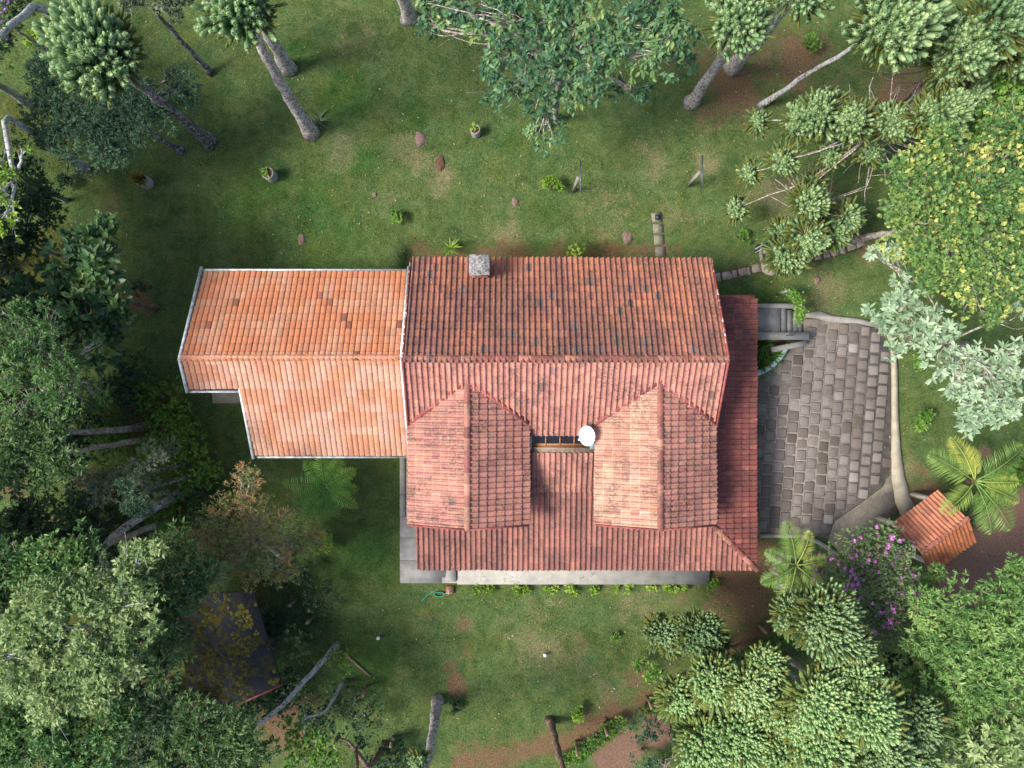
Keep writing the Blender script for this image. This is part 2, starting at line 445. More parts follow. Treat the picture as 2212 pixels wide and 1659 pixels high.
for i in range(-8, 9):
    for j in range(-14, 15):
        u = i * .498; v = (j + .5 * (i % 2)) * .518 + .05 * math.sin(i * 2.1)
        x = cx + u * math.cos(th) - v * math.sin(th) ; y = cy + u * math.sin(th) + v * math.cos(th)
        x += -.012 * (y - cy) * 0 ; 
        if not all(inpoly(x + a, y + b, DRV) for a in (-.16, .16) for b in (-.16, .16)): continue
        if x < 10.9: continue
        o = bpy.data.objects.new('paver', PM[npv % 5]); COL.objects.link(o); o.parent = drv
        o.location = (x + R.normal() * .006, y + R.normal() * .008, .004 * R.normal())
        o.rotation_euler = (R.normal() * .008, R.normal() * .008, th + R.normal() * .02 + (npv // 5 % 4) * math.pi / 2)
        s_ = .405 * (1 + R.normal() * .025); o.scale = (s_, s_ * (1 + R.normal() * .03), 1)
        npv += 1
print('pavers', npv)

def strip(line, widths, z0, z1, mat, name):
    """a kerb that follows a line of points; widths in metres"""
    pts = np.array([P(*q)[:2] for q in line]); tg = nrm(np.gradient(pts, axis=0)); nn_ = np.stack([-tg[:, 1], tg[:, 0]], -1)
    w_ = np.broadcast_to(np.asarray(widths, float), (len(pts),))[:, None]
    poly = np.vstack([pts + nn_ * w_ / 2, (pts - nn_ * w_ / 2)[::-1]])
    return struct(name, Acc().prism([tuple(q) for q in poly], z0, z1), mat)
strip([(1739, 682), (1765, 681), (1792, 690), (1850, 694), (1909, 708)], [.18, .34, .3, .2, .2], -.1, .20, MT['concrete_l'], 'kerb_north')
strip([(1911, 704), (1926, 740), (1930, 800), (1931, 900), (1933, 980), (1937, 1030), (1948, 1080), (1963, 1112)], [.2, .2, .22, .25, .4, .55, .7, .75], -.1, .16, MT['concrete_y'], 'kerb_east')
strip([(1640, 1157), (1730, 1157), (1765, 1170), (1812, 1200)], [.16, .16, .18, .2], -.1, .14, MT['concrete_l'], 'kerb_south')
t = NT('grooved_concrete')
wv = t.n('ShaderNodeTexWave'); wv.inputs['Scale'].default_value = 3.2; wv.inputs['Distortion'].default_value = 2.0; wv.inputs['Detail'].default_value = 3
mp = t.n('ShaderNodeMapping'); mp.inputs['Rotation'].default_value = (0, 0, math.radians(58)); t.l(t.pos(), mp.inputs[0]); t.l(mp.outputs[0], wv.inputs['Vector'])
t.bump(wv.outputs['Fac'], .02)
rampm = t.done(t.ramp(t.noise(6, 6, .7), [(.3, (.19, .165, .13)), (.7, (.33, .295, .245))]), .92, .2)
rp = pp([(1927, 1014), (1935, 1060), (1945, 1085), (1950, 1100), (1880, 1150), (1840, 1190), (1815, 1195), (1788, 1166), (1802, 1127), (1860, 1087), (1907, 1052)])
struct('ramp', Acc().prism(rp, -.1, .062), rampm)

# side walk of raised slabs, west and south of the house
WX0, WX1, WY0 = -5.12, 9.02, -9.12
walk = struct('walkway', Acc().box(WX0 + .01, -3.2, WY0 + .01, -3.0, -.3, .26).box(-3.2, WX1 - .01, WY0 + .01, -6.0, -.3, .262), MT['concrete'])
def slab(x0, x1, y0, y1, z, mat=None, zb=.1):
    a = Acc(); b = .02
    V = np.array([(x0, y0, zb), (x1, y0, zb), (x1, y1, zb), (x0, y1, zb), (x0, y0, z - b), (x1, y0, z - b), (x1, y1, z - b), (x0, y1, z - b),
                  (x0 + b, y0 + b, z), (x1 - b, y0 + b, z), (x1 - b, y1 - b, z), (x0 + b, y1 - b, z)])
    F = [[i + 4 * s_, (i + 1) % 4 + 4 * s_, (i + 1) % 4 + 4 * s_ + 4, i + 4 * s_ + 4] for s_ in (0, 1) for i in range(4)] + [[8, 9, 10, 11]]
    obj('slab', a.add(V, np.array(F)), mat or MT['concrete'], walk)
ys = [-3.1, -3.95, -5.05, -6.06, -7.02, -8.05]
for k, (a_, b_) in enumerate(zip(ys[:-1], ys[1:])):
    slab(WX0 if k > 2 else WX0 + .26, -3.3, b_ + .006, a_ - .006, .30 + .012 * k, MT['concrete_y'] if k < 2 else None)
for a_, b_ in ((-3.1, -5.05), (-5.05, -6.06)):
    obj('kerb_slab', Acc().box(WX0, WX0 + .24, b_ + .008, a_ - .008, .1, .37), MT['concrete_l'], walk)
# corner slab with a sloped face, a small step, then the long cracked slab
obj('slab', Acc().add([(WX0, WY0, .1), (-3.05, WY0, .1), (-3.05, -8.06, .1), (WX0, -8.06, .1), (WX0, WY0, .25), (-3.05, WY0, .25), (-3.05, -8.06, .385), (WX0, -8.06, .36)], BOXF[:, :][[0]] * 0 + np.array([[0, 3, 2, 1]])).add(
    [(WX0, WY0, .22), (-3.05, WY0, .22), (-3.05, -8.06, .39), (WX0, -8.06, .36), (WX0, WY0, .05), (-3.05, WY0, .05), (-3.05, -8.06, .05), (WX0, -8.06, .05)],
    np.array([[0, 1, 2, 3], [4, 5, 1, 0], [5, 6, 2, 1], [6, 7, 3, 2], [7, 4, 0, 3]])), MT['concrete'], walk)
obj('step_slab', Acc().box(-2.98, -2.55, WY0 + .12, -7.0, .1, .43), MT['concrete'], walk)
t = NT('cracked_concrete')
vo = t.n('ShaderNodeTexVoronoi', feature='DISTANCE_TO_EDGE'); vo.inputs['Scale'].default_value = .55
wp = t.n('ShaderNodeVectorMath', operation='ADD'); nz = t.n('ShaderNodeTexNoise'); nz.inputs['Scale'].default_value = 3; nz.inputs['Detail'].default_value = 5
t.l(t.pos(), nz.inputs['Vector']); sc_ = t.n('ShaderNodeVectorMath', operation='SCALE'); sc_.inputs['Scale'].default_value = .9; t.l(nz.outputs['Color'], sc_.inputs[0])
t.l(t.pos(), wp.inputs[0]); t.l(sc_.outputs[0], wp.inputs[1]); t.l(wp.outputs[0], vo.inputs['Vector'])
cc = t.ramp(t.noise(2.2, 6, .65), [(.3, (.31, .30, .27)), (.7, (.46, .44, .40))])
cc = t.mix(t.math('MULTIPLY', t.val(t.noise(4, 6, .8), .60, .72), .5), cc, (.14, .13, .09))
cc = t.mix(t.math('MULTIPLY', t.math('MULTIPLY', t.val(vo.outputs['Distance'], .007, .002), t.val(t.noise(1.2, 3), .45, .55)), .8), cc, (.10, .095, .08))
t.bump(t.noise(30, 5), .008)
MT['cracked'] = t.done(cc, .92, .2)
xs = [-2.5, 9.02]
obj('slab', Acc().box(-2.5, WX1, WY0 - .03, -7.0, .02, .335), MT['cracked'], walk)
# terrace patch by the extension
tp = [P(460, 838)[:2], P(540, 838)[:2], P(540, 871)[:2], P(460, 871)[:2]]
struct('terrace', Acc().prism([tuple(q) for q in tp], -.1, .07), MT['concrete_y'])

# entrance landing and steps down to the driveway
lz = .72
x0, yS, yN = 10.2, 2.32, 3.42
st = thing('entrance_steps', 'grey concrete landing with steps beside the paved driveway', 'steps', (11.6, 2.9, 0))
obj('landing', Acc().box(x0, 11.02, yS, yN, -.05, lz).box(11.035, 12.1, yS, yN, -.05, lz + .002), MT['concrete'], st)
sx = [12.1, 12.43, 12.74, 13.04, 13.3]
for k in range(4):
    obj('step', Acc().box(sx[k] + .002, sx[k + 1], yS, yN - .05 * k, -.05, lz - .145 * (k + 1)), MT['concrete'], st)
obj('side_kerb', Acc().box(x0, 13.2, yN + .003, yN + .2, -.1, lz + .08), MT['concrete_l'], st)
obj('balustrade_wall', Acc().box(x0, 13.32, 1.99, yS - .003, -.05, lz + .22), MT['concrete_l'], st)
obj('sloping_wall', Acc().bar((11.75, 1.55, .3), (13.25, 1.84, .35), .24, .9), MT['concrete_l'], st)
# curved teal planter wall
pts = np.array([P(a, b, .5) for a, b in ((1703, 743), (1697, 757), (1686, 773), (1670, 789), (1652, 800), (1632, 808), (1600, 814))])
tg = nrm(np.gradient(pts[:, :2], axis=0)); nn_ = np.stack([-tg[:, 1], tg[:, 0]], -1)
wd = np.array([.14, .15, .17, .2, .24, .26, .28])[:, None]
poly = np.vstack([pts[:, :2] + nn_ * wd / 2, (pts[:, :2] - nn_ * wd / 2)[::-1]])
one('planter_wall', Acc().prism([tuple(q) for q in poly], -.05, .52), MT['teal'], 'curved pale teal planter wall between house and paved driveway', 'wall', (12.0, .9, -.05))
bed = [tuple(q) for q in (pts[:, :2] + nn_ * 0)] + [(10.2, 1.95), (12.6, 1.95)]
struct('planter_bed', Acc().prism([tuple(q) for q in np.vstack([pts[:, :2], [[10.2, .45], [10.2, 1.96], [12.35, 1.96]]])], -.05, .3), MT['soil'])
# ------------------------------------------------------------------ roof tiles
TW, TL = .223, .36
def tile_geo(w_=TW, L=.40, prof=None):
    prof = prof or [(0, .010), (.06, .0), (.30, -.002), (.52, -.004), (.56, .024), (.64, .050), (.76, .062), (.88, .050), (.965, .022), (1.0, .0)]
    rows = [(0, -.022, 1.4), (0, .0, 1.5), (.032, .0, 1.0), (L, 0, .96)]
    V, C = [], []
    for y, dz, c in rows:
        tilt = .034 * (1 - y / L)
        for x, h in prof:
            V.append((x * w_, y, h + dz + tilt)); C.append(c)
    n = len(prof)
    F = [[r * n + i, r * n + i + 1, (r + 1) * n + i + 1, (r + 1) * n + i] for r in range(len(rows) - 1) for i in range(n - 1)]
    return np.array(V), np.array(F), np.array(C)
TV, TF, TC = tile_geo()
FLAT = [(0, .0), (.035, .002), (.085, .030), (.20, .040), (.50, .043), (.80, .040), (.915, .030), (.965, .002), (1.0, .0)]
TV2, TF2, TC2 = tile_geo(prof=FLAT)

GEO1 = (TV, TF, TC)
def tile_field(eave0, u, v, ncol, nrow, colour, keep=None, w_=TW, L=TL, first=0.0):
    """tiles laid on a slope: list of (matrix 3x3, position, colour)"""
    out = []
    u = nrm(u); v = nrm(v); nrmv = np.cross(u, v)
    for r in range(nrow):
        for c_ in range(ncol):
            p = np.asarray(eave0) + u * (c_ * w_) + v * (r * L + first)
            mid = p + u * w_ / 2 + v * L / 2
            if keep and not keep(mid): continue
            wv_ = float(vnoise(np.array(mid[0]), np.array(mid[1]), .8, 51)) - .5; wu_ = float(vnoise(np.array(mid[0] + 40), np.array(mid[1]), 1.1, 52)) - .5
            p = p + v * wv_ * .05 + nrmv * wu_ * .035
            a = R.normal() * .010; b = R.normal() * .014
            uu = nrm(u + v * a + nrmv * b * .4); vv = nrm(v - u * a + nrmv * b * .5)
            M_ = np.stack([uu, vv, np.cross(uu, vv)], 1)
            out.append((M_, p + nrmv * (.015 + abs(R.normal()) * .003) + v * R.normal() * .004, colour(mid)))
    return out

def lay_tiles(tiles, roof, mat, limit=300, geo=None):
    TV, TF, TC = geo or GEO1
    V0 = TV
    C0 = np.repeat(TC[:, None], 3, 1)
    me = mk_mesh('roof_tile', V0, [TF], mat, None, False, C0)
    tiles = sorted(tiles, key=lambda q: -q[1][2])
    og = origin_of(roof)
    for M_, p, c_ in tiles[:limit]:
        o = bpy.data.objects.new('roof_tile', me); COL.objects.link(o); o.parent = roof
        m4 = np.eye(4); m4[:3, :3] = M_; m4[:3, 3] = p - og
        o.matrix_local = Matrix(m4.tolist())
        o.color = (*[float(q) for q in c_], 1)
    rest = tiles[limit:]
    if rest:
        n = len(V0)
        MM = np.array([q[0] for q in rest]); PPs = np.array([q[1] for q in rest]); CC = np.array([q[2] for q in rest])
        V = np.einsum('tij,nj->tni', MM, V0) + PPs[:, None, :] - og
        F = TF[None] + (np.arange(len(rest)) * n)[:, None, None]
        C = CC[:, None, :] * TC[None, :, None]
        o = bpy.data.objects.new('roof_tiles', mk_mesh('roof_tiles', V.reshape(-1, 3), [F.reshape(-1, 4)], mat, None, False, C.reshape(-1, 3)))
        COL.objects.link(o); o.parent = roof; o['kind'] = 'stuff'

def cap_mesh(L, r, mat):
    a = np.linspace(0, math.pi, 8)
    V, C = [], []
    for y, s_, c_ in ((0, 1.0, 1.15), (.03, 1.06, 1.15), (.06, 1.0, 1.0), (L, .90, .95)):
        for q in a: V.append((math.cos(q) * r * s_, y, math.sin(q) * r * .62 * s_)); C.append(c_)
    F = [[k * 8 + i, k * 8 + i + 1, (k + 1) * 8 + i + 1, (k + 1) * 8 + i] for k in range(3) for i in range(7)]
    return mk_mesh('ridge_tile', np.array(V), [np.array(F)], mat, None, True, np.repeat(np.array(C)[:, None], 3, 1))

def caps(p0, p1, n, roof, mat, colour, r=.145):
    p0 = np.asarray(p0, float); p1 = np.asarray(p1, float)
    d = p1 - p0; L = np.linalg.norm(d) / n; d = nrm(d)
    me = cap_mesh(L * 1.1, r, mat)
    x = nrm(np.cross(d, (0, 0, 1.0))); z = np.cross(x, d)
    og = origin_of(roof)
    for k in range(n):
        o = bpy.data.objects.new('ridge_tile', me); COL.objects.link(o); o.parent = roof
        m4 = np.eye(4); m4[:3, :3] = np.stack([x, d, z], 1); m4[:3, 3] = p0 + d * L * k + z * R.normal() * .004 - og
        o.matrix_local = Matrix(m4.tolist())
        o.color = (*[float(q) for q in colour()], 1)

def deck(acc, quad, th=.07):
    q = np.array(quad, float)
    n = nrm(np.cross(q[1] - q[0], q[2] - q[0]))
    if n[2] < 0: q = q[::-1]; n = -n
    k = len(q)
    V = np.vstack([q - n * .01, q - n * (.01 + th)])
    i = np.arange(k); j = (i + 1) % k
    side = np.stack([i, i + k, j + k, j], -1)
    if k == 4: acc.add(V, [np.array([[0, 1, 2, 3], [7, 6, 5, 4]]), side])
    else: acc.add(V, [np.array([[0, 1, 2], [5, 4, 3]]), side])

def jit(c, s=.12, g=.05):
    k = math.exp(R.normal() * s)
    return np.array(c) * k * np.exp(R.normal(size=3) * g)

# ------------------------------------------------------------------ main house
H = thing('main_house', 'main house with weathered red tile roof, chimney and two cross gables', 'house', (2.0, 0, 0))
XW, XE, YE, ZE, YR, ZR = -4.15, 8.25, 5.19, 3.30, .97, 5.65
sN = (ZR - ZE) / (YE - YR); sS = .62
zS = lambda y: ZR - (YR - y) * sS
GL, GR, GHW = -1.75, 5.83, 2.42
zg0 = zS(0.0); zge = zS(-1.64); gs = (zg0 - zge) / GHW
def zgab(x, y):
    return max(zg0 - gs * abs(x - GL) if abs(x - GL) < GHW + .05 and y > -5.75 else -9, zg0 - gs * abs(x - GR) if abs(x - GR) < GHW + .05 and y > -5.75 else -9)
YG = -5.7
EV = .175; XV, YV, ZV = 10.45, -7.92, 2.36
YB, ZB = -4.48, ZV + EV * (-4.48 - YV)
YL0, ZL0 = -2.62, 3.74
roof = bpy.data.objects.new('roof', None)
ra = Acc()
deck(ra, [(XW, YE, ZE), (XE, YE, ZE), (XE, YR, ZR), (XW, YR, ZR)])
deck(ra, [(XW, YR, ZR), (XE, YR, ZR), (XE, -1.66, zS(-1.66)), (XW, -1.66, zS(-1.66))])
deck(ra, [(.5, -1.67, zS(-1.67)), (3.5, -1.67, zS(-1.67)), (3.5, -2.1, zS(-2.1)), (.5, -2.1, zS(-2.1))])
for gx_ in (GL, GR):
    for sgn in (-1, 1):
        e = gx_ + sgn * GHW
        deck(ra, [(gx_, .02, zg0), (e, -1.62, zge), (e, YG, zge), (gx_, YG, zg0)])
deck(ra, [(.4, YL0, ZL0), (3.6, YL0, ZL0), (3.6, YB, ZB), (.4, YB, ZB)])
deck(ra, [(-3.98, YB - .01, ZB), (XV - (YB - YV), YB - .01, ZB), (XV, YV, ZV), (-3.98, YV, ZV)])
ze_in = ZV + EV * (XV - 7.6)
deck(ra, [(7.6, YV + (XV - 7.6), ze_in), (XV, YV, ZV), (XV, 3.64, ZV), (7.6, 3.64, ze_in)])
roof = obj('roof', ra, MT['oldwood'], H)

def blend(a, b, f): return np.array(a) * (1 - f) + np.array(b) * f
def wx(m, s1=.9, sd=8):      # weathering that runs down the slope in broad patches
    return float(vnoise(np.array(m[0] * 1.6), np.array(m[1] * .7), s1, sd))
def cN(m):
    x = R.random(); t_ = np.clip((m[1] - 1.0) / 4.2, 0, 1); e = np.clip((m[0] - .5) / 7, 0, 1)
    if x < .028 * (1.5 - t_): return jit((.15, .115, .105), .15)
    f = np.clip(.24 + .60 * t_ * (.40 + .60 * e) + 1.0 * (wx(m) - .5) + R.normal() * .17, 0, 1)
    return jit(blend((.235, .108, .088), (.48, .190, .112), f), .07, .03)
def cS(m):
    if R.random() < .025: return jit((.24, .14, .12), .15)
    f = np.clip(.72 + .7 * (wx(m, 1.0, 9) - .5) + R.normal() * .12, 0, 1)
    return jit(blend((.30, .130, .108), (.56, .255, .195), f), .05, .03)
def cG(m):
    if R.random() < .006: return jit((.27, .16, .13), .1)
    f = np.clip(.66 + .7 * (wx(m, 1.0, 10) - .5) + R.normal() * .14, 0, 1)
    return jit(blend((.33, .150, .124), (.55, .265, .200), f), .05, .03)
def cV(m):
    f = np.clip(.45 + .8 * (wx(m, 1.1, 12) - .5) + R.normal() * .14, 0, 1)
    if R.random() < .03: f = 1.0
    return jit(blend((.215, .085, .075), (.37, .160, .120), f), .06, .03)
def cE(m):  # east verandah tiles darker crimson: house shadow put into the colour
    f = np.clip(.4 + .8 * (wx(m, 1.1, 13) - .5) + R.normal() * .16, 0, 1)
    if R.random() < .04: f = 1.3
    return jit(blend((.205, .064, .058), (.33, .112, .088), f), .06, .03)
tiles = []
vN = nrm((0, YR - YE, ZR - ZE)); vS = nrm((0, 1, sS))
nN = int(math.hypot(YE - YR, ZR - ZE) / TL) + 1
ncol = int((XE - XW) / TW)
wN = (XE - XW) / ncol
tiles += tile_field((XE, YE + .05, ZE), (-1, 0, 0), vN, ncol, nN, cN, lambda m: not (abs(m[0] + 1.29) < .30 and 4.32 < m[1] < 5.05), wN)
def keepS(m):
    x, y, z = m
    if y < -2.05 or y > YR - .05: return False
    if (x < .62 or x > 3.4) and y < -1.7: return False
    return zgab(x, y) < z + .10
e0 = (XW, -2.09, zS(-2.09))
tiles += tile_field(e0, (1, 0, 0), vS, ncol, 11, cS, keepS, wN)
for gx_ in (GL, GR):
    ny_ = int((-YG) / TW) + 1
    for sgn in (-1, 1):
        ex = gx_ + sgn * (GHW + .05); v = nrm((-sgn, 0, gs))
        u = (0, -1, 0) if sgn < 0 else (0, 1, 0)
        y_start = .15 if sgn < 0 else YG
        cg_ = (lambda m: jit(blend((.43, .205, .15), (.63, .38, .265), np.clip(.6 + .9 * (wx(m, 1.0, 10) - .5) + R.normal() * .2, 0, 1)), .05, .03)) if (gx_ == GR and sgn < 0) else cG  # right gable's west slope paler: weathering and sun glint put into the colour
        def keepG(m, gx_=gx_):
            return m[1] > YG and abs(m[0] - gx_) > .05 and m[2] > zS(m[1]) - .06
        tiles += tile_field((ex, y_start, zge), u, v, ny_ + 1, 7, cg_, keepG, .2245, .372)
vL = nrm((0, YL0 - YB, ZL0 - ZB)); 
tiles += tile_field((.46, YB - .03, ZB + .02), (1, 0, 0), vL, 14, 6, lambda m: cS(m) * .82, lambda m: .52 < m[0] < 3.52 and m[1] < YL0 - .10)
vV = nrm((0, 1, EV))
def keepV(m):
    x, y, z = m
    if x > XV - (y - YV) - .02: return False
    if y > YB: return False
    if y > YG + .45 and (x < .5 or x > 3.5): return False
    return True
tiles += tile_field((-3.98, YV - .05, ZV), (1, 0, 0), vV, 65, 10, cV, keepV)
vE = nrm((-1, 0, EV))
tiles += tile_field((XV + .05, YV, ZV), (0, 1, 0), vE, 52, 7, cE, lambda m: m[0] > XV - (m[1] - YV) + .02 and m[1] < 3.62 and m[0] > 8.0)
print('tiles main', len(tiles))
lay_tiles(tiles, roof, MT['tile_old'])
capc = lambda: jit((.29, .105, .082), .18) if R.random() < .7 else jit((.46, .21, .15), .1)
caps((XW - .02, YR, ZR + .02), (XE + .02, YR, ZR + .02), 28, roof, MT['tile_old'], capc)
for gx_ in (GL, GR):
    caps((gx_, .12, zg0 + .025), (gx_, YG - .02, zg0 + .025), 13, roof, MT['tile_old'], capc, .135)
caps((XV - (YG + .1 - YV) - .02, YG + .1, ZV + EV * (YG + .1 - YV) + .05), (XV + .04, YV - .04, ZV + .05), 8, roof, MT['tile_old'], capc, .125)
# verge boards, valley strips
for x, m in ((XW - .06, 'peelpaint'), (XE + .06, 'peelpaint')):
    obj('verge_board', Acc().bar((x, YE, ZE + .03), (x, YR, ZR + .05), .07, .16), MT[m], H)
    obj('verge_board', Acc().bar((x, YR, ZR + .05), (x, -1.66, zS(-1.66) + .04), .08, .16), MT['redpaint'], H)
for gx_ in (GL, GR):
    for sgn in (-1, 1):
        e = gx_ + sgn * GHW
        obj('valley_strip', Acc().bar((gx_ - sgn * .02, .16, zg0 + .125), (e, -1.58, zge + .125), .17, .03), MT['redpaint'], H)
        obj('verge_board', Acc().bar((gx_ + sgn * .003, YG - .03, zg0 + .03), (e, YG - .03, zge + .03), .06, .14), MT['redpaint'], H)
obj('verge_board', Acc().box(7.9, XV - .1, 3.65, 3.80, ZV, ZV + .22), MT['redpaint'], H)
obj('verge_board', Acc().bar((-4.03, YG + .3, ZV + EV * (YG + .3 - YV) + .02), (-4.03, YV, ZV + .02), .07, .12), MT['redpaint'], H)
# skylight between the gables
SX0, SX1, SY0, SY1, SZ0, SZ1 = .78, 3.20, -2.56, -2.12, 3.60, 3.68
def lerp(a, b, f): return a + (b - a) * f
sk = obj('skylight', Acc().add([(SX0, SY0, SZ0), (SX1, SY0, SZ0), (SX1, SY1, SZ1), (SX0, SY1, SZ1), (SX0, SY0, SZ0 - .3), (SX1, SY0, SZ0 - .3), (SX1, SY1, SZ1 - .3), (SX0, SY1, SZ1 - .3)],
        np.array([[4, 5, 1, 0], [5, 6, 2, 1], [6, 7, 3, 2], [7, 4, 0, 3], [7, 6, 5, 4]])), MT['wood'], H)
for k in range(4):
    a_, b_ = SX0 + .04 + k * .585, SX0 + .04 + (k + 1) * .585 - .03
    obj('pane', Acc().add([(a_, SY0 + .12, SZ0 + .01), (b_, SY0 + .12, SZ0 + .01), (b_, SY1 - .02, SZ1), (a_, SY1 - .02, SZ1)], np.array([[0, 1, 2, 3]])), MT['glass'], sk)
fa = Acc()
for k in range(5):
    x = SX0 + .025 + k * .585
    fa.bar((x, SY0 + .02, SZ0 + .03), (x, SY1, SZ1 + .03), .05, .05)
fa.bar((SX0, SY1 + .02, SZ1 + .035), (SX1, SY1 + .02, SZ1 + .035), .05, .05).bar((SX0, SY0 + .07, SZ0 + .025), (SX1, SY0 + .07, SZ0 + .025), .10, .045).bar((SX0, SY0, SZ0 + .05), (SX1, SY0, SZ0 + .05), .03, .07)
obj('frame', fa, MT['wood'], sk)
for a_, b_ in ((.55, .70), (.715, .80), (3.19, 3.43)):
    obj('flashing', Acc().add([(a_, SY0 - .10, 3.80), (b_, SY0 - .10, 3.80), (b_, SY1 + .03, 3.80), (a_, SY1 + .03, 3.80), (a_, SY0 - .10, 3.4), (b_, SY0 - .10, 3.4), (b_, SY1 + .03, 3.4), (a_, SY1 + .03, 3.4)],
        np.array([[0, 1, 2, 3], [4, 5, 1, 0], [5, 6, 2, 1], [6, 7, 3, 2], [7, 4, 0, 3]])), MT['flash'], sk)
obj('flashing', Acc().box(.8, 3.19, SY0 - .07, SY0 - .045, 3.55, 3.80), MT['flash'], sk)
# chimney
CX, CY = -1.29, 4.70
ch = obj('chimney', Acc().box(CX - .34, CX + .34, CY - .36, CY + .34, 2.8, 4.86), MT['brick'], H)
t_ = Acc()
V = np.array([(-.41, -.41, 4.84), (.41, -.41, 4.84), (.41, .41, 4.84), (-.41, .41, 4.84), (-.41, -.41, 4.93), (.41, -.41, 4.93), (.41, .41, 4.93), (-.41, .41, 4.93), (-.38, -.38, 4.955), (.38, -.38, 4.955), (.38, .38, 4.955), (-.38, .38, 4.955)]) + (CX, CY, 0)
t_.add(V, np.array([[3, 2, 1, 0], [8, 9, 10, 11]] + [[i + 4 * s_, (i + 1) % 4 + 4 * s_, (i + 1) % 4 + 4 * s_ + 4, i + 4 * s_ + 4] for s_ in (0, 1) for i in range(4)]))
obj('chimney_cap', t_, MT['chim'], ch)
bme = None
for r_ in range(9):
    for c_ in range(3):
        z = 3.75 + r_ * .118; x = CX - .34 + (c_ + .5 * (r_ % 2)) * .235
        x1 = min(x + .225, CX + .34)
        if z > 4.8: continue
        obj('brick', Acc().box(x, x1, CY - .372, CY - .30, z, z + .105), MT['brick'], ch)
# walls, verandah posts, openings
wa = Acc()
wa.box(-3.75, 7.85, -4.3, 4.75, -.8, 3.05)
wa.add([(-3.75, 4.75, 3.05), (-3.75, -1.5, 3.05), (-3.75, -1.5, 3.95), (-3.75, YR, 5.5), (-3.73, 4.75, 3.3)], np.array([[0, 1, 2], [0, 2, 3], [0, 3, 4]]))
wa.add([(7.85, 4.75, 3.05), (7.85, -1.5, 3.05), (7.85, -1.5, 3.95), (7.85, YR, 5.5), (7.85, 4.75, 3.3)], np.array([[2, 1, 0], [3, 2, 0], [4, 3, 0]]))
for gx_ in (GL, GR):
    wa.add([(gx_ - 2.1, -5.1, 2.4), (gx_ + 2.1, -5.1, 2.4), (gx_ + 2.1, -5.1, zg0 - gs * 2.1 - .12), (gx_, -5.1, zg0 - .12), (gx_ - 2.1, -5.1, zg0 - gs * 2.1 - .12)], np.array([[0, 1, 2], [0, 2, 3], [0, 3, 4]]))
    wa.box(gx_ - 2.1, gx_ + 2.1, -5.09, -4.29, 2.2, 3.0)
obj('wall', wa, MT['wall'], H)
obj('verandah_floor', Acc().box(-3.3, 10.0, -7.4, -4.31, -.1, .45).box(7.86, 10.0, -4.30, 3.4, -.1, .448), MT['concrete_y'], H)
for x, y in [(-3.4, -7.3), (-.2, -7.3), (3.2, -7.3), (6.6, -7.3), (9.8, -7.3), (9.8, -3.6), (9.8, 0), (9.8, 3.3)]:
    obj('verandah_post', Acc().box(x - .07, x + .07, y - .07, y + .07, .4, ZV + .12), MT['wood'], H)
def opening(x0, x1, y0, y1, z0, z1, nm):
    f = obj(nm, Acc().box(x0, x1, y0, y1, z0, z1), MT['wood'], H)
    g = .06
    if abs(y1 - y0) < .3: obj('pane', Acc().box(x0 + g, x1 - g, y0 - .006, y1 + .006, z0 + g, z1 - g), MT['glass'], f)
    else: obj('pane', Acc().box(x0 - .006, x1 + .006, y0 + g, y1 - g, z0 + g, z1 - g), MT['glass'], f)
for x in (-2.6, .4, 4.6, 6.6): opening(x, x + 1.2, 4.70, 4.80, 1.2, 2.3, 'window')
for x in (-2.6, 4.9): opening(x, x + 1.6, -4.36, -4.25, .5, 2.15, 'window')
opening(1.5, 2.5, -4.36, -4.25, .46, 2.15, 'door')
opening(7.8, 7.91, .2, 1.2, .46, 2.3, 'door'); opening(7.8, 7.91, -2.6, -1.2, 1.2, 2.3, 'window')

# satellite dish
dc = P(1269, 941, 4.35)
D = thing('satellite_dish', 'white satellite dish mounted beside the roof skylight', 'satellite dish', (dc[0] + .05, dc[1], 3.78))
ax = nrm((-.35, -.12, .92))
u = nrm(np.cross((0, 1, 0), ax)); v = np.cross(ax, u)
a = Acc(); V = []; n = 28
rr = [0, .1, .2, .3, .37]
V.append(dc)
for r_ in rr[1:]:
    for k in range(n):
        q = 2 * math.pi * k / n; V.append(dc + ax * (r_ * r_ * .55) + u * r_ * .90 * math.cos(q) + v * r_ * 1.12 * math.sin(q))
T3 = np.array([[0, 1 + k, 1 + (k + 1) % n] for k in range(n)])
Q4 = np.array([[1 + s_ * n + k, 1 + (s_ + 1) * n + k, 1 + (s_ + 1) * n + (k + 1) % n, 1 + s_ * n + (k + 1) % n] for s_ in range(3) for k in range(n)])
V = np.array(V); a.add(V, [T3, Q4]); a.add(V - ax * .02, [T3[:, ::-1], Q4[:, ::-1]])
obj('reflector', a, MT['white'], D, True)
fp = dc + ax * .42 + np.array([-.33, -.12, -.05]) * .6
low = dc - u * .26 + ax * .05
obj('feed_arm', Acc().tube([low, fp], [.014, .014], 8), MT['gutter'], D)
obj('receiver', Acc().tube([fp + nrm(fp - dc) * .06, fp - nrm(fp - dc) * .04, fp - nrm(fp - dc) * .09], [.045, .045, .03], 10), MT['white'], D)
obj('mast', Acc().tube([(dc[0] + .05, dc[1], 3.5), (dc[0] + .05, dc[1], dc[2] - .1), dc - ax * .015], [.025, .025, .025], 8), MT['steel'], D)

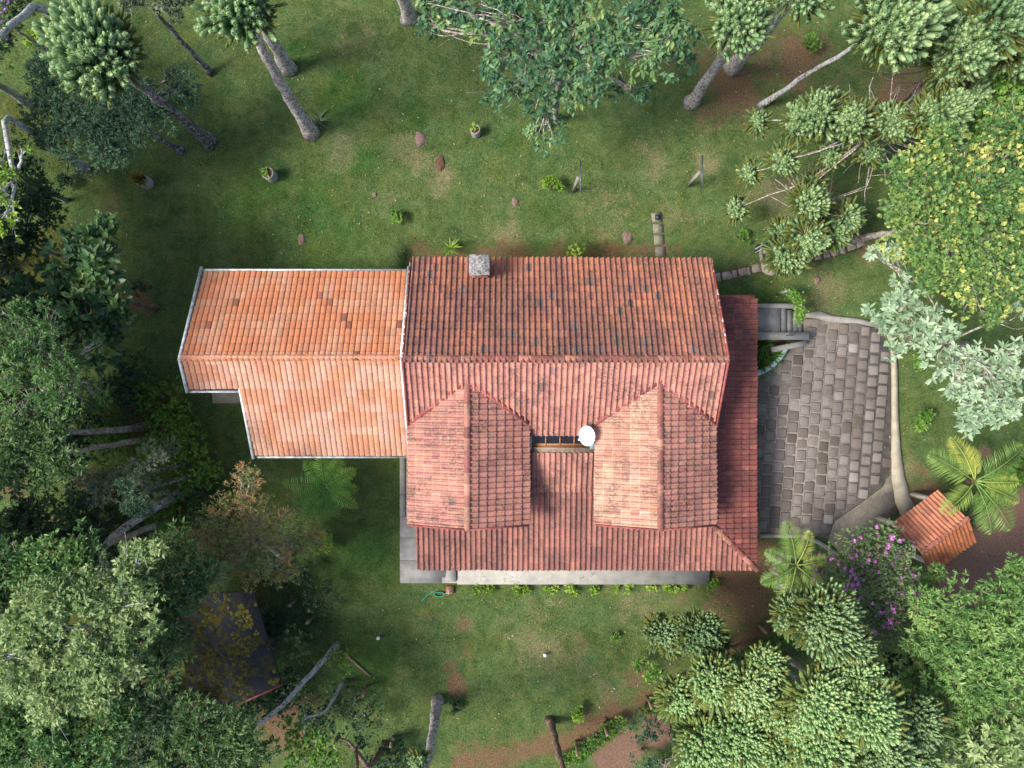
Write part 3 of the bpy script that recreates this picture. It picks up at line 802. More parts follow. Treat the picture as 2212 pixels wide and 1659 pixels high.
# ------------------------------------------------------------------ extension
E = thing('house_extension', 'low wing with clean orange tile roof and white metal gutters', 'house', (-8.6, .9, 0))
X0, X1, EY, EZ, RY, RZ, s2 = -12.97, -4.40, 4.66, 3.0, 1.03, 5.03, .56
ez = lambda y: RZ - (RY - y) * s2
YA, YBm, XA = -.18, -2.95, -10.88
ra = Acc()
deck(ra, [(X0, EY, EZ), (X1, EY, EZ), (X1, RY, RZ), (X0, RY, RZ)])
deck(ra, [(X0, RY, RZ), (X1, RY, RZ), (X1, YA, ez(YA)), (X0, YA, ez(YA))])
deck(ra, [(XA, YA - .005, ez(YA)), (X1, YA - .005, ez(YA)), (X1, YBm, ez(YBm)), (XA, YBm, ez(YBm))])
roof2 = obj('roof', ra, MT['oldwood'], E)
def c2(m):
    x = R.random(); nv = vnoise(m[0] * 1.7, m[1] * 2.2, 1.0, 21)
    if x < .008: return jit((.28, .11, .07), .15)
    return jit(blend((.56, .215, .105), (.55, .275, .165), np.clip((nv - .45) * 3, 0, 1)), .05, .025)
def c3(m):
    x = R.random(); nv = vnoise(m[0] * 1.7, m[1] * 2.2, 1.0, 22)
    return jit(blend((.56, .255, .150), (.60, .345, .245), np.clip((nv - .4) * 3, 0, 1)), .05, .025)
nc = int((X1 - X0) / TW); w2 = (X1 - X0) / nc
tiles = tile_field((X1, EY + .04, EZ), (-1, 0, 0), (0, RY - EY, RZ - EZ), nc, 12, c2, None, w2)
tiles += tile_field((X0, YBm - .04, ez(YBm)), (1, 0, 0), (0, 1, s2), nc, 13, c3, lambda m: m[1] < RY - .03 and (m[0] > XA + .02 or m[1] > YA), w2)
print('tiles ext', len(tiles))
lay_tiles(tiles, roof2, MT['tile_new'], 300, (TV2, TF2, TC2))
caps((X0, RY, RZ + .02), (X1, RY, RZ + .02), 21, roof2, MT['tile_new'], lambda: jit((.55, .26, .16), .08))
mo = Acc()
for sgn in (-1, 1):
    for k in range(40):
        x = X0 + .1 + k * (X1 - X0 - .2) / 39
        mo.lathe((x, RY + sgn * .155, RZ - .055), [(.10, -.03), (.085, .02), (.02, .04)], 6, .5, .12)
obj('ridge_mortar', mo, MT['concrete_l'], roof2)
def gut(p, q, w_=.11, h_=.10): obj('gutter', Acc().bar(p, q, w_, h_), MT['gutter'], E)
gut((X0 - .08, EY + .13, EZ - .02), (X1 + .05, EY + .13, EZ - .02), .09)
gut((X0 - .06, EY + .24, EZ + .04), (X0 - .06, RY, RZ + .05), .10, .12)
gut((X0 - .08, RY, RZ + .05), (X0 - .08, YA - .16, ez(YA - .1) + .05), .11, .12)
gut((X0 - .02, YA - .13, ez(YA - .1) - .02), (XA + .04, YA - .13, ez(YA - .1) - .02), .09)
gut((XA - .05, YA + .05, ez(YA) + .05), (XA - .05, YBm - .2, ez(YBm - .1) + .05), .11, .12)
gut((XA, YBm - .15, ez(YBm - .1) - .03), (X1 + .08, YBm - .15, ez(YBm - .1) - .03), .08)
gut((X1 + .06, EY + .24, EZ + .05), (X1 + .06, RY, RZ + .06), .10, .12)
gut((X1 + .06, RY, RZ + .06), (X1 + .06, YBm - .26, ez(YBm - .2) + .06), .12, .13)
wa = Acc().box(-12.5, -4.75, .25, 4.25, -.8, 3.0).box(-10.45, -4.75, -2.5, .251, -.4, 2.75)
for x in (-12.5, -4.75):
    wa.add([(x, 4.25, 3.0), (x, -.1, 3.0), (x, -.1, ez(-.1) - .15), (x, RY, RZ - .15), (x, 4.25, 3.1)], np.array([[0, 1, 2], [0, 2, 3], [0, 3, 4], [2, 1, 0], [3, 2, 0], [4, 3, 0]]))
obj('wall', wa, MT['wall'], E)
def op2(x0, x1, y0, y1, z0, z1, nm):
    f = obj(nm, Acc().box(x0, x1, y0, y1, z0, z1), MT['wood'], E)
    obj('pane', Acc().box(x0 + .06, x1 - .06, y0 - .006, y1 + .006, z0 + .06, z1 - .06), MT['glass'], f)
for x in (-11.5, -8.8, -6.4): op2(x, x + 1.2, 4.2, 4.3, 1.1, 2.2, 'window')
for x in (-9.6, -6.6): op2(x, x + 1.3, -2.55, -2.45, 1.0, 2.1, 'window')
op2(-12.1, -11.2, .2, .3, .1, 2.1, 'door')

# ------------------------------------------------------------------ gate house roof
gc = np.array([18.1, -6.35]); ga = math.radians(36)
gd = np.array([math.cos(ga), math.sin(ga), 0]); gp = np.array([-math.sin(ga), math.cos(ga), 0])
G = thing('gate_shelter', 'small orange tiled gate shelter beside the palm and flowering tree', 'gate shelter', (gc[0], gc[1], 0))
g3 = np.array([gc[0], gc[1], 0])
hl, run, gz0, gz1 = 1.18, 1.30, 2.35, 3.12
ra = Acc()
for sgn in (1, -1):
    deck(ra, [g3 + gd * hl + (0, 0, gz1), g3 - gd * hl + (0, 0, gz1), g3 - gd * hl + gp * sgn * run + (0, 0, gz0), g3 + gd * hl + gp * sgn * run + (0, 0, gz0)])
groof = obj('roof', ra, MT['oldwood'], G)
tiles = []
for sgn in (1, -1):
    u = -gd * sgn
    st_ = g3 + gd * hl * sgn + gp * sgn * (run + .05) + (0, 0, gz0)
    col_ = (lambda m: jit((.43, .17, .10), .13)) if sgn > 0 else (lambda m: jit((.40, .14, .06), .13))
    tiles += tile_field(st_, u, -gp * sgn * run + np.array([0, 0, gz1 - gz0]), 13, 5, col_, lambda m, s_=sgn: (m[:2] - gc) @ gp[:2] * s_ > .03, .1815, .31)
lay_tiles(tiles, groof, MT['tile_new'])
caps(g3 - gd * (hl + .03) + (0, 0, gz1 + .02), g3 + gd * (hl + .03) + (0, 0, gz1 + .02), 6, groof, MT['tile_old'], lambda: jit((.34, .13, .09), .12), .13)
for a_ in (-1, 1):
    for b_ in (-1, 1):
        q = g3 + gd * a_ * .95 + gp * b_ * .9
        obj('post', Acc().obox(q + (0, 0, 1.18), (gd, gp, (0, 0, 1)), (.09, .09, 1.2)), MT['wall'], G)
obj('gate', Acc().obox(g3 + (0, 0, 1.0), (gd, gp, (0, 0, 1)), (.85, .03, .9)), MT['wood'], G)
# ------------------------------------------------------------------ foliage builders
def rand_dirs(n, zmin=-.4):
    z = R.uniform(zmin, 1, n); a = R.uniform(0, 2 * math.pi, n); r = np.sqrt(1 - z * z)
    return np.stack([r * np.cos(a), r * np.sin(a), z], -1)

def leaves(acc, pos, d, L, W, T, fold=.25, droop=0.0, big=False, up=(0, 0, 1)):
    """leaf blades: pos base, d direction; all numpy"""
    n = len(pos)
    d = nrm(d); upv = np.asarray(up, float) + R.normal(size=(n, 3)) * .35
    s = nrm(np.cross(d, upv)); nn = np.cross(s, d)
    L = np.broadcast_to(L, (n,))[:, None]; W = np.broadcast_to(W, (n,))[:, None] / 2
    if not big:
        tip = pos + d * L - nn * L * droop
        m = pos + d * L * .45
        V = np.stack([pos, m + s * W + nn * W * fold, tip, m - s * W + nn * W * fold], 1)
        b = np.arange(n)[:, None] * 4
        F = np.concatenate([b + [0, 2, 1], b + [0, 3, 2]])
        acc.add(V.reshape(-1, 3), F, np.repeat(T, 4))
    else:
        tip = pos + d * L - nn * L * droop
        m1 = pos + d * L * .3; m2 = pos + d * L * .68 - nn * L * droop * .4
        mid = pos + d * L * .5 - nn * (L * droop * .2 + W * fold)
        V = np.stack([pos, m1 + s * W * .9, m2 + s * W * .85, tip, m2 - s * W * .85, m1 - s * W * .9, mid], 1)
        b = np.arange(n)[:, None] * 7
        F = np.concatenate([b + q for q in ([0, 6, 1], [1, 6, 2], [2, 6, 3], [3, 6, 4], [4, 6, 5], [5, 6, 0])])
        acc.add(V.reshape(-1, 3), F, np.repeat(T, 7))

def foliage(acc, lobes, sp, flowers=None, facc=None):
    """shoots of leaves filling lumpy lobes (x,y,z,r)"""
    tips = []
    for (c, r, rz) in lobes:
        ns = max(4, int(sp.get('sub', 9) * (r / 1.2) ** 1.2 + 3))
        sub = rand_dirs(ns, sp.get('zmin', -.25)) * np.array([r, r, rz]) * R.uniform(.45, .92, (ns, 1)) + c
        sr = r * R.uniform(.30, .52, ns)
        st = R.uniform(-.30, .30, ns)
        area = 4 * (r ** 2)
        nsh = int(area * sp['dens'] / ns) + 3
        tips.append(sub)
        for k in range(ns):
            if R.random() < sp.get('gap', .08): continue
            dd = rand_dirs(nsh, -.45)
            pos = sub[k] + dd * sr[k] * np.array([1, 1, .75]) * np.cbrt(R.uniform(.25, 1, (nsh, 1)))
            sd = nrm(dd + nrm(pos - c) * .5 + np.array([0, 0, sp.get('lift', .5)]) + R.normal(size=(nsh, 3)) * .3)
            m = sp['k']
            base = np.repeat(pos, m, 0); ax = np.repeat(sd, m, 0)
            e1 = nrm(np.cross(ax, R.normal(size=ax.shape)))
            spread = R.uniform(*sp.get('spread', (.7, 1.6)), (len(ax), 1))
            d = nrm(ax + e1 * spread + np.array([0, 0, -sp.get('droop', 0)]))
            base = base + ax * R.uniform(-.5, .5, (len(ax), 1)) * sp['L'] * sp.get('stem', .8)
            L = sp['L'] * R.uniform(.65, 1.2, len(ax)); W = L * sp['w'] * R.uniform(.8, 1.15, len(ax))
            T = np.clip(np.repeat(.5 + st[k] + R.normal(size=nsh) * .06, m) + R.normal(size=len(ax)) * .06, 0, 1)
            leaves(acc, base, d, L, W, T, sp.get('fold', .3), sp.get('curl', .15), sp.get('big', False))
            if flowers and facc is not None:
                nf = R.poisson(nsh * flowers['p'] * (3.5 if R.random() < .3 else .35))
                if nf:
                    q = sub[k] + rand_dirs(nf, .2) * sr[k] * np.array([1, 1, .8]) * 1.04
                    for m_ in range(flowers.get('pet', 5)):
                        a = 2 * math.pi * m_ / flowers.get('pet', 5) + R.uniform(0, .6, nf)
                        dv = np.stack([np.cos(a), np.sin(a), np.full(nf, .25)], -1)
                        leaves(facc, q, dv, flowers['L'], flowers['L'] * .8, np.clip(R.normal(.45, .22, nf), 0, 1), .1, .1)
    return tips

def curve(p, q, n=6, sag=.12, up=.15):
    p = np.asarray(p, float); q = np.asarray(q, float); t_ = np.linspace(0, 1, n)[:, None]
    L = np.linalg.norm(q - p)
    off = nrm(R.normal(size=3)) * L * sag
    return p + (q - p) * t_ + off * np.sin(t_ * math.pi) + np.array([0, 0, 1.0]) * L * up * np.sin(t_ * math.pi) * R.uniform(-.3, 1) + R.normal(size=(n, 3)) * L * .012 * (t_ > 0) * (t_ < 1)

def trunk_path(pts, n=14):
    pts = np.array(pts, float); d = np.concatenate([[0], np.cumsum(np.linalg.norm(np.diff(pts, axis=0), axis=1))])
    t_ = np.linspace(0, d[-1], n)
    q = np.stack([np.interp(t_, d, pts[:, i]) for i in range(3)], -1)
    for _ in range(1): q[1:-1] = (q[:-2] + 2 * q[1:-1] + q[2:]) / 4
    q[1:-1] += R.normal(size=(n - 2, 3)) * .025
    return q

def flare(n, r0, r1, f=1.7):
    t_ = np.linspace(0, 1, n); r = r0 + (r1 - r0) * t_
    r = r * (1 + (f - 1) * np.exp(-t_ * 16)); return r

def add_limbs(ba, top, tips, r, twigs=True, wl=.6):
    for sub in tips:
        c = sub.mean(0)
        lim = curve(top, c + (top - c) * .1, 7); ba.tube(lim, np.linspace(r * .55, r * .25, 7), 6, .5, .05)
        for q in sub:
            if R.random() < wl:
                s0 = lim[R.integers(3, 7)]
                br = curve(s0, q, 5); ba.tube(br, np.linspace(r * .22, r * .07, 5), 5, .5)
                if twigs:
                    for _ in range(2):
                        e = q + R.normal(size=3) * .35 * np.linalg.norm(q - s0) * .5
                        ba.tube(curve(br[3], e, 4), np.linspace(r * .08, r * .03, 4), 4, .5)

def lob(L, z, flat=.62):
    out = []
    for q in L:
        zz = q[3] if len(q) > 3 else z
        c = P(q[0], q[1], zz); r = q[2] * (CAM_H - zz) / FPX
        out.append((c, r, r * flat))
    return out

def broadleaf(name, label, lobes, z, sp, mat, bark='twig', base=None, path=None, tr=.16, group=None, cat='tree', flat=.62, fl=None, flmat=None, wl=.55):
    LB = lob(lobes, z, flat)
    cen = np.mean([c for c, r, rz in LB], 0)
    if path: pts = [P(*q) for q in path]
    elif base: pts = [P(base[0], base[1], 0)]
    else: pts = [np.array([cen[0] * 1.0, cen[1] * 1.0, 0])]
    pts = [np.array(q) for q in pts]
    top = cen - np.array([0, 0, LB[0][2] * .7])
    if np.linalg.norm(top[:2] - pts[-1][:2]) > .01 or len(pts) == 1: pts.append(top)
    pts[0][2] = -.08
    root = thing(name, label, cat, (pts[0][0], pts[0][1], 0), group)
    ba = Acc()
    n = 14
    ba.tube(trunk_path(pts, n), flare(n, tr, tr * .5), 9, .5, .06)
    la = Acc(); fa = Acc()
    tips = foliage(la, LB, sp, fl, fa)
    add_limbs(ba, pts[-1], tips, tr * .9, True, wl)
    obj('trunk', ba, MT[bark], root, True)
    obj('crown', la, mat, root)
    if fl and fa.n: obj('blossom', fa, flmat, root)
    return root

def shrub(name, label, px, py, rp, h, sp, mat, group=None, fl=None, flmat=None, lobes=None, cat='shrub', z0=0.0):
    c0 = P(px, py, h * .6); r = rp * (CAM_H - h * .6) / FPX
    root = thing(name, label, cat, (c0[0], c0[1], z0), group)
    LB = lob(lobes, h * .6, .7) if lobes else [(c0, r * 1.0, h * .5)]
    la = Acc(); fa = Acc()
    tips = foliage(la, LB, sp, fl, fa)
    ba = Acc()
    for c, r_, rz in LB:
        for _ in range(5):
            e = c + rand_dirs(1, 0)[0] * np.array([r_, r_, rz]) * .8
            ba.tube(curve((c[0] + R.normal() * .04, c[1] + R.normal() * .04, z0 - .05), e, 5), np.linspace(.022, .008, 5), 5)
    obj('stem', ba, MT['brownbark'], root, True)
    obj('foliage', la, mat, root)
    if fl and fa.n: obj('blossom', fa, flmat, root)
    return root

# finger-like araucaria shoot, unit length along z
def finger_geo():
    V, F, T = [], [], []
    prof = [(0, .035), (.3, .085), (.7, .105), (.93, .085), (1.03, .03)]
    for z, r in prof:
        for k in range(7):
            a = 2 * math.pi * k / 7 + z * 1.5; q = r * (1.12 if k % 2 else .85); V.append((q * math.cos(a), q * math.sin(a), z)); T.append(z)
    for s_ in range(4):
        for k in range(7):
            a, b = s_ * 7 + k, s_ * 7 + (k + 1) % 7
            F += [[a, b, b + 7], [a, b + 7, a + 7]]
    rg = np.random.default_rng(4)
    for i in range(30):
        z = .10 + .88 * i / 29; a = i * 2.399
        r0 = .085; rad = .150 * (1 - .25 * z) * rg.uniform(.85, 1.15); dz = .07 + .05 * z
        b = len(V); wd = .36
        V += [(r0 * math.cos(a - wd), r0 * math.sin(a - wd), z - .05), (r0 * math.cos(a + wd), r0 * math.sin(a + wd), z - .05), (rad * math.cos(a), rad * math.sin(a), z + dz)]
        T += [z * .85, z * .85, min(z * .95 + .2, 1.12)]
        F.append([b, b + 1, b + 2])
    return np.array(V), np.array(F), np.array(T)
FV, FF, FT = finger_geo()

def fingers(acc, pos, d, L, thick, t0, t1):
    n = len(pos); d = nrm(d)
    s = nrm(np.cross(d, R.normal(size=(n, 3)))); q = np.cross(d, s)
    L = np.broadcast_to(L, (n,)); th = np.broadcast_to(thick, (n,))
    bend = R.normal(size=(n, 3)) * .10 + np.array([0, 0, .12])
    z = FV[:, 2]
    V = pos[:, None] + s[:, None] * (FV[None, :, 0:1] * th[:, None, None]) + q[:, None] * (FV[None, :, 1:2] * th[:, None, None]) + d[:, None] * (z[None, :, None] * L[:, None, None]) + bend[:, None] * ((z ** 2)[None, :, None] * L[:, None, None])
    F = FF[None] + (np.arange(n) * len(FV))[:, None, None]
    T = np.clip(np.asarray(t0)[:, None] + (np.asarray(t1) - np.asarray(t0))[:, None] * FT[None], 0, 1)
    acc.add(V.reshape(-1, 3), F.reshape(-1, 3), T.ravel())

def tassel(acc, c, r, top=0.0, dens=1.0, skirt=.45, th=1.0, el0=-.15, lean=(0, 0, 0)):
    """one head of radiating shoots"""
    n = int((50 + 140 * r * r * dens) / th ** 1.5)
    sc = th * (.80 + .14 * min(r, 2.0))
    d = rand_dirs(n, el0); d = nrm(d + np.asarray(lean))
    L = R.uniform(.30, .46, n) * sc
    rr = (r * R.uniform(.55, 1.08, n) * (1 - .25 * np.clip(d[:, 2], 0, 1)))[:, None]
    lv = rand_dirs(6, -.2); rr = rr * (.76 + .36 * np.clip((d @ lv.T).max(1), 0, 1) ** 3)[:, None]
    base = c + d * np.maximum(rr - L[:, None], .03) * np.array([1, 1, .72])
    dn = nrm(d + np.array([0, 0, .35]) + R.normal(size=(n, 3)) * .16)
    t0 = np.clip(R.normal(.36, .07, n), .2, .5); t1 = np.clip(R.normal(.84 + top, .08, n), .6, 1)
    fingers(acc, base, dn, L, np.full(n, .84) * sc * R.uniform(.85, 1.15, n), t0, t1)
    # older inner cords reaching along the boughs
    m = int(n * skirt)
    if m:
        d = rand_dirs(m, -.5); d[:, 2] = np.minimum(d[:, 2], R.uniform(-.35, .25, m)); d = nrm(d)
        L = R.uniform(.4, .7, m) * min(1.0, .45 + r * .45)
        base = c + d * (r * R.uniform(.1, .62, m))[:, None] * np.array([1, 1, .8]) - np.array([0, 0, .12 * r])
        fingers(acc, base, nrm(d + np.array([0, 0, .15]) + R.normal(size=(m, 3)) * .15), L, np.full(m, .55), np.clip(R.normal(.06, .05, m), 0, .2), np.clip(R.normal(.30, .12, m), .1, .6))

def araucaria(name, label, base, heads, tr=.22, group=None, bark='arauc', mat='arauc_leaf', dead=0, trunk_top=None, dens=1.0, skirt=.45, th=1.0, deadz=.6, deadr=1.2):
    b = P(base[0], base[1], 0); b[2] = -.08
    HS = [(P(h[0], h[1], h[3]), h[2] * (CAM_H - h[3]) / FPX) for h in heads]
    c0, r0 = HS[0]
    top = c0 - np.array([0, 0, .1]) if trunk_top is None else P(*trunk_top)
    root = thing(name, label, 'tree', (b[0], b[1], 0), group)
    ba = Acc(); n = 18
    path = trunk_path([b, (b + top) / 2 + np.r_[R.normal(size=2) * .12, 0], top], n)
    ba.tube(path, flare(n, tr, tr * .42, 1.45), 14, .5, .07)
    for c, r in HS:
        if np.linalg.norm(c - top) > .4:
            k = path[int(n * R.uniform(.72, .95))]
            ba.tube(curve(k, c, 8, .06, -.08), np.linspace(tr * .30, tr * .16, 8), 6)
        for q in range(int(5 + 5 * r)):
            dd = rand_dirs(1, -.2)[0]
            ba.tube(curve(c - np.array([0, 0, .15 * r]), c + dd * r * np.array([.75, .75, .45]), 4, .06, -.1), np.linspace(tr * .13, .012, 4), 5)
    for q in range(dead):
        k = path[int(n * R.uniform(deadz - .2, deadz + .25))]
        a = R.uniform(0, 2 * math.pi); e = k + np.array([math.cos(a), math.sin(a), R.uniform(-.15, .25)]) * deadr * R.uniform(.6, 1.2)
        ba.tube(curve(k, e, 6, .10, -.1), np.linspace(.040, .012, 6), 5)
    la = Acc()
    for c, r in HS:
        out_ = c - top; out_[2] *= .3
        ln_ = nrm(out_) * .75 if np.linalg.norm(out_) > .8 and len(HS) > 5 else np.zeros(3)
        tassel(la, c, r, R.normal() * .04, dens, skirt, th, -.15, ln_)
    obj('trunk', ba, MT[bark], root, True)
    obj('crown', la, MT[mat], root)
    return root

def frond(acc, ra, c, az, L, el0, sag, nl, ll, tint, lw=.035, fern=False, twist=0.0):
    t_ = np.linspace(0, 1, 14); dirh = np.array([math.cos(az), math.sin(az), 0])
    el = el0 - sag * t_ ** 1.2
    step = L / 13
    pts = [np.array(c, float)]
    for k in range(13): pts.append(pts[-1] + step * (dirh * math.cos(el[k]) + np.array([0, 0, math.sin(el[k])])))
    pts = np.array(pts); ra.tube(pts, np.linspace(.03, .007, 14), 5, tint)
    f = np.linspace(.10 if fern else .16, .99, nl)
    base = np.stack([np.interp(f, t_, pts[:, i]) for i in range(3)], -1)
    tg = nrm(np.stack([np.interp(f, t_, np.gradient(pts[:, i])) for i in range(3)], -1))
    side = nrm(np.cross(tg, (0, 0, 1.0)))
    prof = np.sin(np.clip(f * .92 + .10, 0, 1) * math.pi) ** .55 if not fern else np.sin(np.clip(f * .80 + .20, 0, 1) * math.pi) ** .7
    for sg in (-1, 1):
        up = np.cross(side, tg)
        d = nrm(side * sg + tg * (.55 if not fern else .28) + up * R.uniform(-.12, .12, (nl, 1)) + np.array([0, 0, -.18]))
        Ls = ll * prof * R.uniform(.9, 1.08, nl)
        leaves(acc, base, d, Ls, (lw if not fern else Ls * .10 + .008), np.clip(tint + R.normal(size=nl) * .06, 0, 1), .25, .10, big=fern)

def palm(name, label, px, py, z, fr, mat, base=None, ll=.5, cat='palm', fern=False, tr=.1, tint=.5, bark='brownbark', nl=38, lw=.03, group=None, el=.45):
    c = P(px, py, z)
    b = P(base[0], base[1], 0) if base else np.array([c[0] - .05, c[1], 0])
    root = thing(name, label, cat, (b[0], b[1], 0), group)
    ta = Acc(); ta.tube(trunk_path([(b[0], b[1], -.06), c], 9), flare(9, tr, tr * .8, 1.25), 10, .5, .04)
    obj('trunk', ta, MT[bark], root, True)
    for q in fr:
        az, L = math.radians(q[0]), q[1]
        la = Acc(); tt = q[2] if len(q) > 2 else tint
        frond(la, la, c + np.array([math.cos(az), math.sin(az), 0]) * .06, az, L, q[4] if len(q) > 4 else el, q[3] if len(q) > 3 else .95, nl, ll * (L / 1.6 if not fern else 1), tt, lw, fern)
        obj('frond', la, mat, root)
    return root

def strappy(name, label, px, py, n, L, mat, z=0.0, w_=.05, cat='plant', group=None, el=(.2, 1.2)):
    c = P(px, py, z); c[2] = z - .02
    a = Acc()
    az = R.uniform(0, 2 * math.pi, n); e = R.uniform(*el, n)
    d = np.stack([np.cos(az) * np.cos(e), np.sin(az) * np.cos(e), np.sin(e)], -1)
    Ls = L * R.uniform(.6, 1.1, n)
    p = np.repeat(c[None], n, 0) + R.normal(size=(n, 3)) * np.array([.03, .03, 0])
    leaves(a, p, d, Ls, w_, np.clip(R.normal(.5, .18, n), 0, 1), .3, .28, True)
    return one(name, a, mat, label, cat, c + np.array([0, 0, .02]), group)

# foliage materials: colours of older, common and young leaves
LM = {}
LM['bluegreen'] = leafmat('leaf_bluegreen', [(0, (0.029, 0.073, 0.044)), (.5, (0.081, 0.172, 0.094)), (1, (0.169, 0.305, 0.150))])
LM['deep'] = leafmat('leaf_deep', [(0, (0.018, 0.049, 0.026)), (.5, (0.047, 0.104, 0.047)), (1, (0.104, 0.195, 0.072))])
LM['big'] = leafmat('leaf_broad', [(0, (0.031, 0.075, 0.034)), (.5, (0.081, 0.169, 0.068)), (.8, (0.150, 0.267, 0.085)), (1, (0.338, 0.455, 0.117))], .42)
LM['feather'] = leafmat('leaf_feathery', [(0, (0.042, 0.111, 0.034)), (.5, (0.117, 0.247, 0.075)), (1, (0.254, 0.416, 0.124))])
LM['pale'] = leafmat('leaf_pale', [(0, (0.105, 0.188, 0.064)), (.5, (0.278, 0.403, 0.151)), (.8, (0.420, 0.524, 0.235)), (1, (0.594, 0.659, 0.319))], .5, .3)
LM['mid'] = leafmat('leaf_mid', [(0, (0.036, 0.091, 0.031)), (.5, (0.104, 0.202, 0.068)), (1, (0.227, 0.338, 0.117))])
LM['grey'] = leafmat('leaf_grey', [(0, (0.078, 0.117, 0.068)), (.5, (0.176, 0.227, 0.137)), (1, (0.325, 0.370, 0.227))])
LM['maple'] = leafmat('leaf_maple', [(0, (0.044, 0.122, 0.041)), (.35, (0.124, 0.259, 0.076)), (.62, (0.278, 0.403, 0.110)), (.82, (0.527, 0.562, 0.166)), (1, (0.760, 0.720, 0.248))])
LM['silver'] = leafmat('leaf_silver', [(0, (0.170, 0.282, 0.157)), (.5, (0.360, 0.501, 0.314)), (1, (0.600, 0.710, 0.511))], .55, .25)
LM['lance'] = leafmat('leaf_lance', [(0, (0.066, 0.172, 0.045)), (.5, (0.202, 0.370, 0.107)), (1, (0.437, 0.592, 0.206))])
LM['droop'] = leafmat('leaf_droop', [(0, (0.034, 0.099, 0.052)), (.5, (0.104, 0.227, 0.107)), (.8, (0.202, 0.332, 0.111)), (1, (0.390, 0.494, 0.143))], .4)
LM['tib'] = leafmat('leaf_tibouchina', [(0, (0.072, 0.130, 0.058)), (.5, (0.163, 0.247, 0.104)), (1, (0.286, 0.370, 0.169))])
LM['lime'] = leafmat('leaf_lime', [(0, (0.111, 0.227, 0.023)), (.5, (0.234, 0.410, 0.047)), (1, (0.468, 0.611, 0.104))])
LM['bush'] = leafmat('leaf_bush', [(0, (0.058, 0.163, 0.023)), (.5, (0.137, 0.293, 0.044)), (1, (0.293, 0.468, 0.085))])
LM['rusty'] = leafmat('leaf_rusty', [(0, (0.145, 0.211, 0.054)), (.45, (0.271, 0.348, 0.107)), (.72, (0.425, 0.316, 0.135)), (1, (0.695, 0.316, 0.154))])
LM['palm'] = leafmat('leaf_palm', [(0, (0.070, 0.164, 0.037)), (.5, (0.218, 0.383, 0.094)), (.8, (0.484, 0.562, 0.122)), (1, (0.760, 0.655, 0.172))], .4, .3)
LM['fern'] = leafmat('leaf_fern', [(0, (0.070, 0.209, 0.034)), (.5, (0.185, 0.416, 0.069)), (1, (0.347, 0.594, 0.106))], .5, .3)
LM['strap'] = leafmat('leaf_strap', [(0, (0.034, 0.104, 0.023)), (.5, (0.098, 0.215, 0.044)), (1, (0.234, 0.364, 0.078))], .4)
LM['olive'] = leafmat('leaf_olive', [(0, (0.104, 0.104, 0.021)), (.5, (0.195, 0.176, 0.039)), (1, (0.351, 0.299, 0.065))])
MT['arauc_leaf'] = leafmat('araucaria_leaf', [(0, (0.187, 0.175, 0.037)), (.22, (0.180, 0.222, 0.055)), (.42, (0.130, 0.235, 0.098)), (.62, (0.202, 0.343, 0.153)), (.82, (0.331, 0.484, 0.226)), (1, (0.576, 0.699, 0.330))], .55, .30)
MT['arauc_leaf2'] = leafmat('araucaria_leaf_young', [(0, (0.260, 0.260, 0.056)), (.22, (0.260, 0.319, 0.082)), (.42, (0.227, 0.361, 0.138)), (.62, (0.330, 0.521, 0.218)), (.82, (0.504, 0.722, 0.324)), (1, (0.760, 0.760, 0.438))], .55, .30)
FLM = {'purple': leafmat('petal_purple', [(0, (.42, .08, .40)), (.5, (.64, .20, .58)), (.8, (.78, .46, .72)), (1, (.88, .82, .85))], .6, .3),
       'violet': leafmat('petal_violet', [(0, (.16, .03, .34)), (.6, (.34, .10, .58)), (1, (.6, .4, .75))], .6, .3),
       'pink': leafmat('petal_pink', [(0, (.45, .06, .16)), (1, (.70, .22, .36))], .6, .3),
       'white': leafmat('petal_white', [(0, (.72, .74, .82)), (1, (.86, .86, .88))], .6, .2)}

S_small = dict(L=.17, w=.40, dens=75, k=5, sub=11)
S_fine = dict(L=.15, w=.30, dens=90, k=6, sub=13, gap=.10)
S_pale = dict(L=.19, w=.42, dens=62, k=6, sub=13, gap=.08, lift=.7)
S_big = dict(L=.36, w=.50, dens=9, k=5, sub=9, big=True, curl=.12, gap=.10)
S_maple = dict(L=.14, w=.75, dens=58, k=5, sub=13, gap=.07, curl=.1)
S_silver = dict(L=.29, w=.34, dens=4.4, k=10, sub=7, big=True, spread=(1.2, 2.4), lift=1.0, stem=.15, gap=.18, zmin=.0)
S_droop = dict(L=.23, w=.45, dens=21, k=5, sub=12, droop=.75, gap=.16, lift=.1, big=True)
S_lance = dict(L=.24, w=.28, dens=38, k=7, sub=12, lift=.9, stem=.4, gap=.06)
S_tib = dict(L=.11, w=.48, dens=95, k=5, sub=15, gap=.04)
S_rusty = dict(L=.15, w=.22, dens=55, k=6, sub=14, gap=.18, stem=1.6)
S_shrub = dict(L=.13, w=.55, dens=120, k=5, sub=16, gap=.0)
S_hedge = dict(L=.10, w=.5, dens=130, k=5, sub=14, gap=.0)
